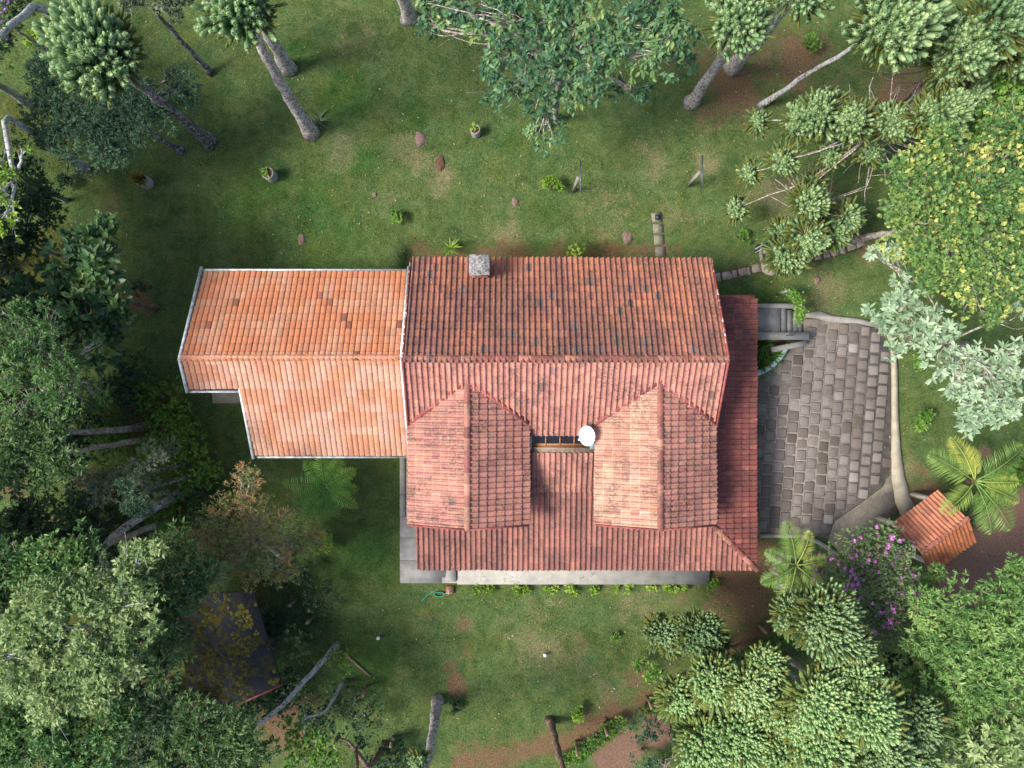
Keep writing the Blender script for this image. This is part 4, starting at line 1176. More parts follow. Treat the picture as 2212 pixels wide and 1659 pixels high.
# ------------------------------------------------------------------ trees
GA = 'araucaria trees around the garden'
A = araucaria
A('araucaria_tree', 'araucaria with a broad blue-green crown over a darker feathery tree', (455, 308), [(205, 112, 118, 9.8)], .26, GA, 'darkbark', skirt=.7, th=1.15)
A('araucaria_tree', 'araucaria with a long bare mottled trunk leaning across the lawn', (672, 288), [(515, 8, 98, 10.2)], .30, GA, th=1.1)
A('araucaria_tree', 'thick lichen-grey araucaria trunk half hidden behind the longer one', (622, 148), [(470, -110, 80, 9.5)], .31, GA, 'arauc')
A('araucaria_tree', 'stout araucaria trunk standing near the tips of the drooping tree', (884, 40), [(810, -190, 90, 9)], .29, GA)
A('araucaria_tree', 'araucaria with round silvery-green head above a reddish trunk base', (1494, 222), [(1597, 42, 86, 8.6)], .27, GA, skirt=.2)
A('araucaria_tree', 'araucaria with a short thick trunk touching the round-headed one', (1580, 146), [(1728, -30, 88, 9.5)], .30, GA, skirt=.2)
A('araucaria_tree', 'araucaria with wide blue-green head on a thin curved lichen-white trunk', (1642, 228), [(1935, 45, 112, 9.0)], .13, GA, 'birch', skirt=.8, th=1.15)
A('araucaria_tree', 'araucaria with crowded olive and green heads beside the maple crown', (1945, 215), [(2090, 95, 80, 8), (2160, 40, 95, 8.5), (2050, 140, 60, 7.4), (2190, 110, 60, 7.5), (2000, 112, 34, 6.5), (2095, 195, 40, 6)], .2, GA, 'brownbark', dead=34, deadz=.5, deadr=2.6, skirt=.8)
A('araucaria_tree', 'sprawling araucaria with leafy tufts at the ends of bare branches', (1860, 300), [(1930, 265, 46, 6.2), (1780, 245, 60, 6.0), (1850, 262, 52, 6.2), (2040, 235, 62, 6.8), (1995, 250, 46, 6.6), (1696, 345, 36, 4.6), (1640, 265, 26, 4.2), (1592, 450, 26, 2.6), (1620, 372, 24, 3.2), (1795, 330, 30, 4.2), (1735, 262, 44, 5.4), (1880, 330, 30, 4.6), (1760, 395, 26, 3.8)], .14, GA, 'twig', dead=50, deadz=.5, deadr=2.6, skirt=.55, th=.8)
A('araucaria_tree', 'feathery young araucaria spreading over the stone path', (1790, 470), [(1748, 435, 42, 4.4), (1742, 508, 46, 3.6), (1700, 548, 46, 3.0), (1690, 500, 30, 2.6), (1800, 500, 40, 3.0), (1830, 470, 34, 3.2)], .10, GA, 'twig', dead=44, deadz=.5, deadr=2.0, skirt=1.8, dens=.7, th=.8)
A('araucaria_tree', 'two-headed young araucaria on the lawn edge near the fence', (1560, 1412), [(1512, 1372, 54, 4.6), (1428, 1368, 38, 4.2), (1452, 1390, 26, 4.0), (1540, 1395, 34, 3.8)], .08, GA, 'brownbark', 'arauc_leaf', skirt=.9, th=.54)
S2 = 'arauc_leaf2'
A('araucaria_tree', 'young araucaria crowding the fence behind the two-headed one', (1500, 1462), [(1545, 1478, 62, 5.6), (1470, 1512, 52, 5.0), (1600, 1452, 34, 5.0)], .09, GA, 'brownbark', S2, skirt=.9, th=.54)
A('araucaria_tree', 'low young araucaria above the reddish dirt track', (1480, 1560), [(1528, 1612, 76, 5.6), (1600, 1600, 72, 5.8), (1570, 1665, 60, 5.2)], .10, GA, 'brownbark', S2, skirt=.7, th=.54)
A('araucaria_tree', 'young araucaria with loose heads between its fence-side neighbours', (1560, 1440), [(1622, 1490, 58, 6.2), (1655, 1440, 46, 6.0), (1680, 1535, 50, 6.0)], .09, GA, 'brownbark', S2, skirt=.7, th=.54)
A('araucaria_tree', 'dense araucaria with olive boughs beside the purple-flowered tree', (1680, 1262), [(1785, 1345, 84, 7.4), (1720, 1330, 50, 6.8), (1838, 1405, 56, 7.0)], .13, GA, 'birch', 'arauc_leaf', skirt=.9, th=.54)
A('araucaria_tree', 'tall pale-green araucaria in the dense group behind the fence', (1640, 1400), [(1768, 1520, 76, 7.6), (1722, 1560, 50, 7.2), (1805, 1470, 50, 7.2)], .12, GA, 'birch', S2, skirt=.5, th=.54)
A('araucaria_tree', 'broad pale araucaria at the far side of the dense group', (1700, 1420), [(1880, 1540, 82, 7.8), (1860, 1470, 50, 7.4)], .12, GA, 'twig', S2, skirt=.5, th=.54)
A('araucaria_tree', 'yellowish-tipped araucaria in the thick of the dense group', (1660, 1470), [(1772, 1612, 84, 7.2), (1700, 1640, 54, 6.6)], .12, GA, 'twig', S2, skirt=.5, th=.54)
A('araucaria_tree', 'bluish araucaria where the dense group meets the lance-leaved tree', (1780, 1430), [(1905, 1622, 74, 7.0), (1985, 1560, 62, 6.2), (1980, 1650, 50, 6)], .12, GA, 'brownbark', 'arauc_leaf', skirt=.5, th=.54)
A('araucaria_tree', 'bare straight araucaria trunk rising from the dark lower lawn', (945, 1512), [(885, 1770, 90, 8.5), (905, 1645, 22, 5.2)], .24, GA)
A('araucaria_tree', 'crooked brown trunk with a cut base at the lawn edge', (1186, 1556), [(1262, 1790, 80, 7)], .17, GA, 'brownbark')

B = broadleaf
B('feathery_tree', 'dark blue-green feathery tree spreading beneath the big araucaria', [(140, 215, 72), (95, 265, 60), (190, 300, 74), (230, 240, 70), (300, 250, 66), (350, 225, 52), (405, 205, 38, 3.6), (250, 320, 50), (385, 170, 26, 3.4), (120, 160, 46)], 4.6, S_fine, LM['bluegreen'], 'darkbark', (390, 326), tr=.14)
B('grey_tree', 'grey-green small-leaved tree with a slim dark trunk', [(330, -10, 46), (395, 14, 38), (290, 20, 26), (440, -20, 40)], 6.0, S_small, LM['grey'], 'darkbark', path=[(455, 157, 0), (330, 22, 4.6)], tr=.13)
B('flowering_tree', 'violet-flowered tree below a white lichen-covered limb', [(20, 45, 40), (-15, 90, 40), (40, 10, 30)], 3.6, S_small, LM['mid'], 'twig', None, tr=.1, fl=dict(p=.25, L=.09), flmat=FLM['violet'])
B('lichen_tree', 'crooked tree with thick white lichen-covered limbs', [(-25, 130, 40), (-30, 60, 46)], 9.5, dict(S_small, dens=9), LM['mid'], 'birch', path=[(220, 140, 0), (155, 72, 4), (110, 22, 6.2), (68, 8, 7.5), (20, 62, 8.6), (-25, 110, 9.4)], tr=.20)
B('twiggy_tree', 'sparse tree with white twisting limbs and yellow-green tufts', [(8, 420, 44), (18, 470, 36), (-10, 330, 40), (25, 385, 26), (50, 330, 20)], 9.0, dict(S_pale, dens=11, gap=.35), LM['lime'], 'birch', path=[(186, 366, 0), (60, 280, 5), (5, 240, 7)], tr=.15, wl=.95)
B('leaning_tree', 'dark trunk with black and white lichen behind the feathery tree', [(-60, 150, 70)], 9.0, S_small, LM['mid'], 'birch', path=[(62, 222, 0), (-10, 180, 4)], tr=.17)
B('broad_leaved_tree', 'tree with large glossy dark leaves next to the shaded lawn', [(200, 530, 52), (150, 570, 66), (225, 590, 66), (110, 640, 70), (190, 660, 76), (250, 650, 44), (160, 740, 78), (240, 720, 40), (80, 720, 66), (230, 500, 30)], 5.6, S_big, LM['big'], 'brownbark', None, tr=.13)
B('shade_tree', 'very dark small-leaved tree crowding behind the large-leaved one', [(30, 560, 66), (55, 480, 60), (15, 640, 56), (75, 430, 40)], 4.0, S_small, LM['deep'], 'darkbark', None, tr=.1)
B('feathery_tree', 'mid-green feathery tree with bare pale limbs showing through', [(20, 700, 60), (85, 745, 58), (30, 790, 60), (120, 800, 50), (190, 790, 34, 7), (60, 860, 60), (215, 735, 20, 6.4), (140, 870, 48), (100, 690, 40), (200, 850, 36, 6.5)], 8.0, dict(S_fine, gap=.22), LM['feather'], 'twig', path=[(312, 922, 0), (140, 937, 4.6), (60, 900, 6.6)], tr=.15, wl=.95)
B('oak_like_tree', 'pale lance-leaved tree below the feathery one', [(40, 950, 66), (110, 950, 50), (20, 1020, 40), (150, 1000, 40), (70, 1010, 46)], 8.0, dict(S_lance, gap=.15), LM['mid'], 'twig', None, tr=.14)
B('grey_feathery_tree', 'grey-green wispy tree above the twisting lichen trunk', [(300, 1010, 46), (245, 1060, 44), (330, 1060, 40), (205, 1030, 34), (350, 980, 36)], 5.0, dict(S_fine, gap=.3), LM['grey'], 'darkbark', None, tr=.1, wl=.8)
B('feathery_tree', 'small feathery tree in front of the twisting lichen trunk', [(290, 1085, 36), (275, 1050, 26)], 6.0, S_fine, LM['bluegreen'], 'darkbark', None, tr=.08)
B('shade_tree', 'dark bluish tree in the gap beside the mossy ground', [(90, 1105, 52), (150, 1100, 40), (40, 1140, 50)], 4.5, S_small, LM['deep'], 'darkbark', None, tr=.1)
B('bright_tree', 'fresh green round-headed tree beside the large pale tree', [(140, 1185, 62), (190, 1215, 52), (90, 1225, 58), (40, 1215, 52), (150, 1260, 50)], 8.5, S_pale, LM['feather'], 'twig', None, tr=.15)
B('pale_tree', 'large pale yellow-green tree with a twisting lichen trunk', [(290, 1215, 40), (330, 1190, 30), (110, 1330, 90), (200, 1300, 70), (270, 1290, 66), (180, 1400, 92), (80, 1430, 80), (250, 1400, 66), (60, 1360, 60), (130, 1500, 74), (210, 1480, 56), (300, 1350, 50)], 10.0, S_pale, LM['pale'], 'birch', path=[(402, 1060, 0), (290, 1120, 2.6), (207, 1188, 4.6), (240, 1230, 5.8), (215, 1330, 8)], tr=.19, wl=.8)
B('leafy_tree', 'mid-green leafy tree between the pale tree and the mossy roof', [(350, 1230, 62), (400, 1270, 56), (330, 1310, 56), (390, 1180, 40), (440, 1230, 40), (370, 1400, 52), (340, 1450, 46), (390, 1350, 44)], 7.2, S_lance, LM['mid'], 'twig', None, tr=.14)
B('leafy_tree', 'dense green tree below the pale tree', [(60, 1590, 80), (150, 1590, 78), (230, 1560, 64), (110, 1650, 76), (210, 1640, 66), (20, 1520, 60), (0, 1640, 60)], 7.6, S_pale, LM['feather'], 'twig', None, tr=.16)
B('edge_tree', 'olive-green tree at the side of the large pale tree', [(-10, 1260, 60), (0, 1350, 50), (10, 1440, 44), (-20, 1180, 50)], 8.0, S_pale, LM['mid'], 'twig', None, tr=.15)
B('rusty_conifer', 'sparse conifer with olive and rust-brown sprays by the tree fern', [(520, 1080, 46), (560, 1120, 52), (480, 1130, 56), (610, 1140, 44), (650, 1165, 30, 3.6), (440, 1190, 60), (530, 1180, 58), (400, 1170, 40), (540, 1030, 30), (470, 1230, 50), (590, 1190, 44), (555, 1235, 40), (640, 1200, 34, 3.8), (685, 1165, 24, 3.4), (610, 1240, 34, 4.0), (420, 1235, 44)], 4.8, S_rusty, LM['rusty'], 'twig', (620, 1210), tr=.1, wl=.9)
B('glossy_tree', 'glossy dark-green tree under the shed with pale twigs', [(440, 1560, 66), (400, 1610, 60), (500, 1580, 52), (470, 1640, 60), (560, 1620, 44), (370, 1650, 50), (520, 1640, 40)], 6.6, S_lance, LM['mid'], 'birch', path=[(727, 1394, 0), (590, 1546, 4.8)], tr=.13, wl=.9)
B('glossy_tree', 'small glossy tree with rounded leaf tufts near the dark trunk', [(640, 1590, 38), (690, 1600, 34), (650, 1645, 44), (710, 1650, 36)], 5.0, dict(S_shrub, dens=26, L=.17), LM['bush'], 'birch', path=[(744, 1470, 0), (702, 1540, 2.6), (640, 1556, 3.8)], tr=.07)
B('reddish_tree', 'reddish leaning trunk with thin foliage by the lower fence', [(760, 1720, 60), (790, 1600, 26, 3), (740, 1590, 30, 3)], 6.0, dict(S_small, dens=10), LM['deep'], 'brownbark', path=[(832, 1608, 0), (797, 1660, 2.4)], tr=.16)
B('drooping_tree', 'wide tree with hanging glossy leaves and pale branches', [(1090, 40, 74), (1170, 30, 74), (1255, 40, 78), (1340, 40, 80), (1425, 40, 74), (1100, 130, 62), (1180, 130, 64), (1270, 130, 70), (1350, 120, 66), (1430, 110, 52), (1090, 205, 44, 6), (1170, 215, 46, 6), (1180, 285, 36, 5), (1380, 185, 34, 6), (1480, 60, 34), (1490, 130, 26, 6), (925, 60, 26, 6), (980, 20, 40), (930, 10, 34), (1300, 195, 40, 6), (1040, 30, 40), (1240, 215, 34, 6)], 7.8, S_droop, LM['droop'], 'twig', None, tr=.17, wl=.75)
B('maple_tree', 'big spreading tree with star-like green and yellowish leaves', [(1990, 430, 92), (2070, 340, 82), (2150, 310, 80), (2090, 430, 96), (1960, 500, 70), (2030, 520, 80), (2120, 520, 96), (2060, 600, 74), (2150, 610, 86), (2190, 420, 70), (1925, 440, 40, 6.5), (2200, 520, 60), (1990, 580, 50), (2120, 660, 50, 6.5), (2190, 270, 54), (1960, 360, 50)], 8.4, S_maple, LM['maple'], 'twig', (1838, 520), tr=.17)
B('shade_tree', 'darker leafy tree between the araucarias and the maple crown', [(2150, 220, 70), (2200, 190, 60), (2100, 270, 50), (2020, 320, 44), (2200, 260, 60)], 5.5, S_maple, LM['bush'], 'brownbark', None, tr=.12)
B('silver_tree', 'open tree with pale silvery rosettes of large leaves', [(1950, 640, 44), (1915, 690, 40), (1985, 680, 50), (2035, 710, 44), (1960, 740, 46), (2020, 770, 50), (2080, 780, 50), (2140, 800, 54), (2190, 760, 44), (2100, 850, 50), (2170, 850, 44), (2060, 830, 36), (2100, 910, 36), (1898, 548, 24, 5), (1928, 545, 16, 5), (2195, 690, 30), (2150, 880, 36)], 5.8, S_silver, LM['silver'], 'twig', (2090, 742), tr=.09, flat=.4, wl=.9)
B('lance_tree', 'dense green tree with narrow leaves near the dirt track', [(2100, 1310, 70), (2180, 1290, 60), (2060, 1370, 66), (2130, 1390, 74), (2190, 1380, 60), (2000, 1300, 46), (2040, 1440, 60), (2120, 1460, 70), (2190, 1470, 60), (1985, 1380, 44), (2170, 1540, 56), (2190, 1240, 36), (2010, 1240, 26, 4), (1990, 1450, 50, 4.4), (2060, 1520, 60, 4.6), (2000, 1500, 40, 4), (2120, 1550, 50, 4.4)], 5.4, S_lance, LM['lance'], 'brownbark', None, tr=.15)
B('pale_rosette_tree', 'pale cream-green tree with large pointed leaf rosettes', [(2130, 1620, 66), (2190, 1590, 56), (2080, 1650, 46), (2170, 1660, 60)], 5.5, dict(S_silver, dens=7, gap=.05), LM['pale'], 'brownbark', None, tr=.12)
B('flowering_tree', 'round flowering tree with purple-pink blossom beside the gate shelter', [(1855, 1190, 54), (1905, 1180, 50), (1840, 1240, 50), (1900, 1250, 66), (1955, 1215, 44), (1870, 1310, 56), (1935, 1310, 54), (1965, 1270, 40), (1910, 1360, 44)], 4.2, S_tib, LM['tib'], 'brownbark', None, tr=.12, fl=dict(p=.040, L=.10), flmat=FLM['purple'])
B('flowering_shrub', 'small purple-flowered shrub tangled with young palm fronds', [(1690, 1225, 34), (1740, 1200, 34), (1785, 1235, 30), (1770, 1215, 30), (1700, 1255, 24)], 2.6, S_tib, LM['tib'], 'brownbark', None, tr=.06, fl=dict(p=.07, L=.10), flmat=FLM['purple'], cat='shrub')
# trees added past the west side, crowns out of view, to shade the lawn
SW = dict(S_small, dens=12, L=.34, w=.5, gap=.03)
for lb, L, z in [('added tall dark tree past the broad-leaved tree', [(-150, 520, 130), (-190, 620, 130), (-130, 680, 110)], 8.0),
                 ('added tall dark tree past the feathery tree', [(-150, 820, 120), (-200, 920, 130), (-130, 990, 110)], 8.0),
                 ('added tall dark tree past the bright round-headed tree', [(-180, 1130, 130), (-150, 1260, 120), (-220, 1380, 120)], 9.0),
                 ('added forest tree beyond the crooked lichen tree', [(-330, 150, 150), (-420, 260, 150), (-300, 280, 120)], 8.0),
                 ('added forest tree beyond the twiggy lichen tree', [(-340, 420, 150), (-430, 520, 150), (-330, 560, 130)], 8.5),
                 ('added forest tree beyond the tall dark trees', [(-380, 700, 150), (-430, 800, 150), (-350, 860, 130)], 8.5),
                 ('added forest tree beyond the pale lance-leaved tree', [(-380, 1020, 150), (-440, 1120, 150), (-380, 1180, 130)], 8.5),
                 ('added forest tree beyond the large pale tree', [(-380, 1350, 150), (-430, 1470, 150), (-340, 1530, 130)], 9.0)]:
    B('shade_tree', lb, L, z, SW, LM['mid'], 'darkbark', None, tr=.22, wl=.3)
SU = dict(S_small, dens=40, L=.20, w=.45, gap=.0)
for lb, L, z in [('dim understorey tree below the twiggy lichen tree', [(60, 400, 50), (110, 440, 46), (30, 360, 40)], 2.6),
                 ('dim understorey tree between broad-leaved and feathery trees', [(20, 760, 70), (110, 830, 60), (60, 660, 60)], 3.0),
                 ('dim understorey tree beneath the lance-leaved tree', [(40, 900, 70), (130, 960, 60), (50, 1010, 60)], 3.0),
                 ('dim understorey tree between the bright and pale trees', [(60, 1150, 70), (160, 1130, 60), (240, 1190, 50)], 3.0),
                 ('dim understorey tree beneath the large pale tree', [(260, 1290, 70), (320, 1400, 60), (280, 1490, 60)], 3.4),
                 ('dim understorey tree below the mossy roof', [(380, 1560, 70), (300, 1640, 70), (480, 1600, 60)], 3.0)]:
    B('understorey_tree', lb, L, z, SU, LM['deep'], 'darkbark', None, tr=.09, wl=.3)

SU2 = dict(S_small, dens=40, L=.20, w=.45, gap=.0)
B('understorey_tree', 'dim understorey tree between the lance-leaved tree and the araucaria group', [(1960, 1440, 60), (2040, 1560, 70), (2110, 1620, 60), (1990, 1620, 60)], 2.4, SU2, LM['deep'], 'darkbark', None, tr=.09, wl=.3)

# ------------------------------------------------------------------ shrubs and small plants
SH = shrub
pinkfl = dict(p=.012, L=.07)
for k, (x, y, r, lb, m) in enumerate([(345, 875, 62, 'pink-flowered shade shrub above the lichen trunk', 'bush'), (405, 955, 54, 'pink-flowered shade shrub touching the dark lawn', 'bush'), (345, 990, 54, 'pink-flowered shrub under the wispy grey tree', 'bush'),
        (425, 1030, 46, 'shade shrub beside the foot of the twisting trunk', 'bush'), (255, 875, 56, 'low shade shrub beneath the feathery tree', 'deep'), (445, 1085, 46, 'low dark shrub near the rusty conifer', 'deep'),
        (200, 1090, 60, 'dark thicket under the wispy grey tree', 'deep'), (270, 1150, 60, 'dark thicket beside the bend of the twisting trunk', 'deep'), (380, 1105, 50, 'leafy thicket behind the twisting trunk', 'bush'),
        (175, 900, 60, 'deep green thicket under the bare pale limbs', 'deep'), (300, 800, 50, 'dark shrub between the large-leaved tree and the wing', 'deep'), (240, 960, 50, 'olive thicket beneath the lance-leaved tree', 'bush'),
        (320, 1500, 70, 'dark thicket below the mossy roof', 'deep'), (330, 1590, 70, 'dark thicket beside the dense green tree', 'deep'), (580, 1530, 56, 'dark thicket at the foot of the red beam', 'deep'),
        (590, 1340, 36, 'black-green shrub in the gap beside the mossy roof', 'deep'), (640, 1480, 50, 'dark shrub beneath the leaning lichen trunk', 'deep'), (690, 1540, 46, 'dark shrub beside the small glossy tree', 'deep'), (850, 1640, 50, 'dark shrub between the reddish and the straight trunk', 'deep')]):
    SH('shade_shrub', lb, x, y, r, 1.1 + .2 * (k % 3), dict(S_shrub, dens=44, L=.16, sub=10), LM[m], None, pinkfl if k < 3 else None, FLM['pink'])
SH('shade_shrub', 'dark leafy bush at the foot of the broad-leaved tree', 305, 615, 22, .8, dict(S_shrub, dens=30), LM['deep'])
SH('shrub', 'small yellow-green shrub behind the lichen limb', 78, 85, 20, .9, S_shrub, LM['lime'])
SH('shrub', 'yellow-green shrub beside the concrete clothesline post', 1192, 400, 18, .9, S_shrub, LM['lime'])
SH('shrub', 'bright green round shrub alone on the lawn above the wing', 857, 470, 14, .6, S_shrub, LM['bush'])
SH('shrub', 'little bright shrub between stepping stones and stone path', 1606, 514, 12, .5, S_shrub, LM['bush'])
SH('shrub', 'large light-green rounded bush near the young araucaria pair', 1397, 1446, 26, 1.5, dict(S_shrub, L=.17, dens=36), LM['bush'])
SH('shrub', 'small heart-shaped light-green shrub on the lower lawn', 1250, 1545, 16, .7, S_shrub, LM['lime'])
SH('shrub', 'tiny shrub alone in the middle of the lower lawn', 1325, 1374, 9, .4, S_shrub, LM['bush'])
SH('shrub', 'rounded shrub under the silvery tree by the kerb', 1992, 778, 20, .8, S_shrub, LM['bush'])
SH('hydrangea', 'hydrangea bush with white flower heads by the driveway kerb', 1998, 905, 24, .8, S_shrub, LM['bush'], None, dict(p=.03, L=.08, pet=5), FLM['white'])
SH('shrub', 'leafy shrub near the slim trunk among the araucarias', 1752, 94, 18, .8, S_shrub, LM['bush'])
SH('shrub', 'yellowing shrub beneath the rusty conifer', 690, 1165, 30, 1.2, S_shrub, LM['lime'])
SH('shrub', 'thin grey-green shrub over the edge of the mossy roof', 640, 1390, 36, 2.4, dict(S_fine, dens=20), LM['mid'])
SH('shrub', 'soft green shrub tangled in the left fence', 735, 1425, 30, 1.3, dict(S_shrub, dens=28), LM['bush'])
SH('shrub', 'dark shrub below the crooked slim trunk', 745, 1500, 40, 1.2, dict(S_shrub, dens=22), LM['deep'])
SH('shrub', 'dark green shrub behind the last fence post', 790, 1545, 44, 1.3, dict(S_shrub, dens=22), LM['deep'])
SH('shrub', 'dark green shrub pressed against the orange fence post', 690, 1290, 34, 1.3, dict(S_shrub, dens=22), LM['deep'])
SH('shrub', 'low dark bush beside the tall dark gap by the shed', 640, 1240, 36, 1.2, dict(S_shrub, dens=22), LM['deep'])
SH('shrub', 'blue-green shrub beside the dirt track', 1395, 1555, 42, 1.8, dict(S_shrub, dens=30), LM['bluegreen'])
SH('shrub', 'dark shrub between dirt track and young araucarias', 1465, 1575, 26, 1.4, dict(S_shrub, dens=30), LM['deep'])
SH('shrub', 'small dark shrub at the corner of the dirt track', 1395, 1635, 34, 1.2, dict(S_shrub, dens=26), LM['bluegreen'])
SH('shrub', 'small shrub on the roadside beside the gate shelter', 2095, 1125, 18, 1.8, dict(S_shrub, dens=26), LM['bush'])
SH('shrub', 'low fresh tuft at the foot of the bare straight trunk', 985, 1525, 12, .5, S_shrub, LM['deep'])
GW = 'small plants along the concrete walkway'
for k, (x, r) in enumerate([(1029, 12), (1053, 11), (1122, 14), (1136, 10), (1190, 13), (1237, 14), (1285, 10), (1330, 8), (1358, 9), (1408, 9), (1440, 8), (1455, 8), (1478, 8)]):
    SH('border_plant', 'small yellow-green plant edging the long concrete walkway', x, 1270 + (k * 7) % 4, r, .35, dict(S_shrub, dens=60), LM['lime'], GW)
SH('border_plant', 'yellowing plant by the far corner of the concrete walkway', 1541, 1262, 13, .5, S_shrub, LM['lime'])
def hedge(label, pts, w_, h, mat, sp):
    L = []
    pts = np.array(pts, float)
    d = np.concatenate([[0], np.cumsum(np.linalg.norm(np.diff(pts, axis=0), axis=1))])
    for t_ in np.arange(0, d[-1], w_ * .9):
        L.append((np.interp(t_, d, pts[:, 0]), np.interp(t_, d, pts[:, 1]), w_ * R.uniform(.8, 1.15)))
    SH('hedge', label, L[len(L) // 2][0], L[len(L) // 2][1], w_, h, sp, mat, None, None, None, L, 'hedge')
hedge('low bright green hedge between fence posts and dirt track', [(1222, 1645), (1262, 1620), (1300, 1590), (1340, 1562)], 17, .7, LM['bush'], S_hedge)
hedge('short green hedge beside the blue-green shrub', [(1400, 1528), (1440, 1515), (1475, 1505)], 17, .7, LM['bush'], S_hedge)
hedge('dense green hedge behind the two-headed araucaria', [(1580, 1442), (1620, 1420), (1660, 1395), (1700, 1370)], 22, .9, LM['bush'], S_hedge)
hedge('leafy green hedge along the dirt road past the palm', [(2130, 1075), (2170, 1050), (2215, 1010)], 28, 1.0, LM['bush'], S_hedge)
hedge('dark undergrowth along the fence by the mossy roof', [(560, 1200), (610, 1270), (660, 1340), (700, 1380)], 24, 1.0, LM['deep'], dict(S_hedge, dens=26))

# bare twiggy sapling by the track
ba = Acc(); b0 = P(1432, 1640); 
for k in range(9):
    e = b0 + np.array([R.uniform(-.9, .9), R.uniform(-.6, .9), R.uniform(.9, 1.8)])
    cu = curve((b0[0], b0[1], -.05), e, 6, .1); ba.tube(cu, np.linspace(.03, .008, 6), 5)
    for _ in range(3): ba.tube(curve(cu[R.integers(2, 5)], e + R.normal(size=3) * .4, 4), np.linspace(.014, .005, 4), 4)
one('bare_sapling', ba, MT['twig'], 'leafless pale twiggy sapling beside the dirt track', 'sapling', (b0[0], b0[1], 0))

# palms and tree fern
palm('palm', 'tall palm with arching light-green fronds beside the gate shelter', 2106, 1040, 3.4, [(14, 1.7, .5), (38, 2.5, .45), (100, 1.5, .8), (150, 2.4, .52), (222, 2.0, .6), (285, 2.3, .45), (305, 2.5, .5), (335, 2.0, .6), (0, 1.8, .72), (120, 2.2, .82)], LM['palm'], base=(2085, 1036), ll=.52, tr=.12, nl=34, lw=.034)
palm('palm', 'young palm with yellow-green fronds among purple flowers', 1720, 1222, 3.3, [(104, 2.0, .55), (155, 1.5, .45), (205, 1.7, .5), (250, 1.9, .6), (70, 1.6, .72), (320, 1.5, .6), (15, 1.3, .65)], LM['palm'], base=(1690, 1200), ll=.5, tr=.07, nl=36, lw=.032)
palm('tree_fern', 'tree fern with radiating lacy fronds on the shaded lawn', 702, 1050, 1.6, [(97, 1.8, .6), (60, 1.5, .5), (130, 1.5, .4), (28, 1.6, .8), (-6, 1.5, .5), (-34, 1.75, .8), (-68, 1.5, .35), (-98, 1.75, .35), (-124, 1.95, .5), (176, 1.95, .55), (206, 1.7, .35)], LM['fern'], ll=.46, cat='tree fern', fern=True, tr=.10, nl=20, bark='darkbark', el=.35)
strappy('grass_clump', 'strappy grassy plant on the cut bank above the chimney', 975, 537, 26, .55, LM['lime'], -.1)
SH('shrub', 'sprawling yellow-green plant at the eave of the main roof', 1240, 548, 20, .8, dict(S_shrub, dens=22, L=.16), LM['lime'], z0=-.6)
strappy('bromeliad', 'orange-hearted bromeliad at the foot of the slim birch-like trunk', 1665, 214, 22, .55, LM['olive'], 0, .05)
strappy('fern', 'grey-green fern at the foot of the long mottled trunk', 690, 262, 22, .6, LM['grey'], 0, .09)
strappy('bromeliad', 'yellow bromeliad beside the slim leaning trunk', 146, 345, 22, .7, LM['olive'], 0, .05)
SH('shrub', 'dim little shrub in the shaded upper lawn', 142, 392, 16, .5, S_shrub, LM['deep'])
for x, y, lb in ((1645, 742, 'dark strappy dragon plant against the landing wall'), (1662, 768, 'dark strappy dragon plant in the middle of the planter'), (1640, 788, 'dark strappy dragon plant in the planter corner')):
    strappy('dragon_plant', lb, x, y, 70, .85, LM['strap'], .3, .06, 'plant', 'strappy plants in the curved planter', (.15, 1.4))
# ------------------------------------------------------------------ garden objects
def planter(label, px, py, r, h, rich):
    b = P(px, py, 0)
    t_ = thing('planter', label, 'planter', (b[0], b[1], 0), 'concrete planters on the lawn')
    obj('pot', Acc().lathe((b[0], b[1], 0), [(r * .96, -.03), (r, .05), (r, h), (r * .96, h + .015), (r * .84, h + .015), (r * .82, h - .10), (0.001, h - .10)], 28), MT['concrete_l'], t_, True)
    obj('soil', Acc().lathe((b[0], b[1], 0), [(r * .815, h - .085), (r * .4, h - .05), (.001, h - .045)], 18, .5, .02), MT['soil'], t_)
    la = Acc(); n = rich
    az = R.uniform(0, 6.28, n); e = R.uniform(.3, 1.3, n)
    c = np.array([b[0], b[1], h - .06]) + np.array([-.10, .05, 0])
    d = np.stack([np.cos(az) * np.cos(e), np.sin(az) * np.cos(e), np.sin(e)], -1)
    leaves(la, c + R.normal(size=(n, 3)) * np.array([r * .25, r * .25, 0]), d, R.uniform(.12, .3, n) * (1.9 if rich > 50 else 1), .07, np.clip(R.normal(.5, .2, n), 0, 1), .3, .2, True)
    obj('plant', la, LM['olive'] if rich > 50 else LM['lime'], t_)
planter('concrete ring planter with a sparse green seedling on the dark lawn', 589, 383, .27, .72, 34)
planter('concrete ring planter with a bushy olive plant leaning out', 321, 397, .27, .68, 120)
planter('slim concrete planter with a yellowing plant on the open lawn', 1028, 289, .22, .62, 22)

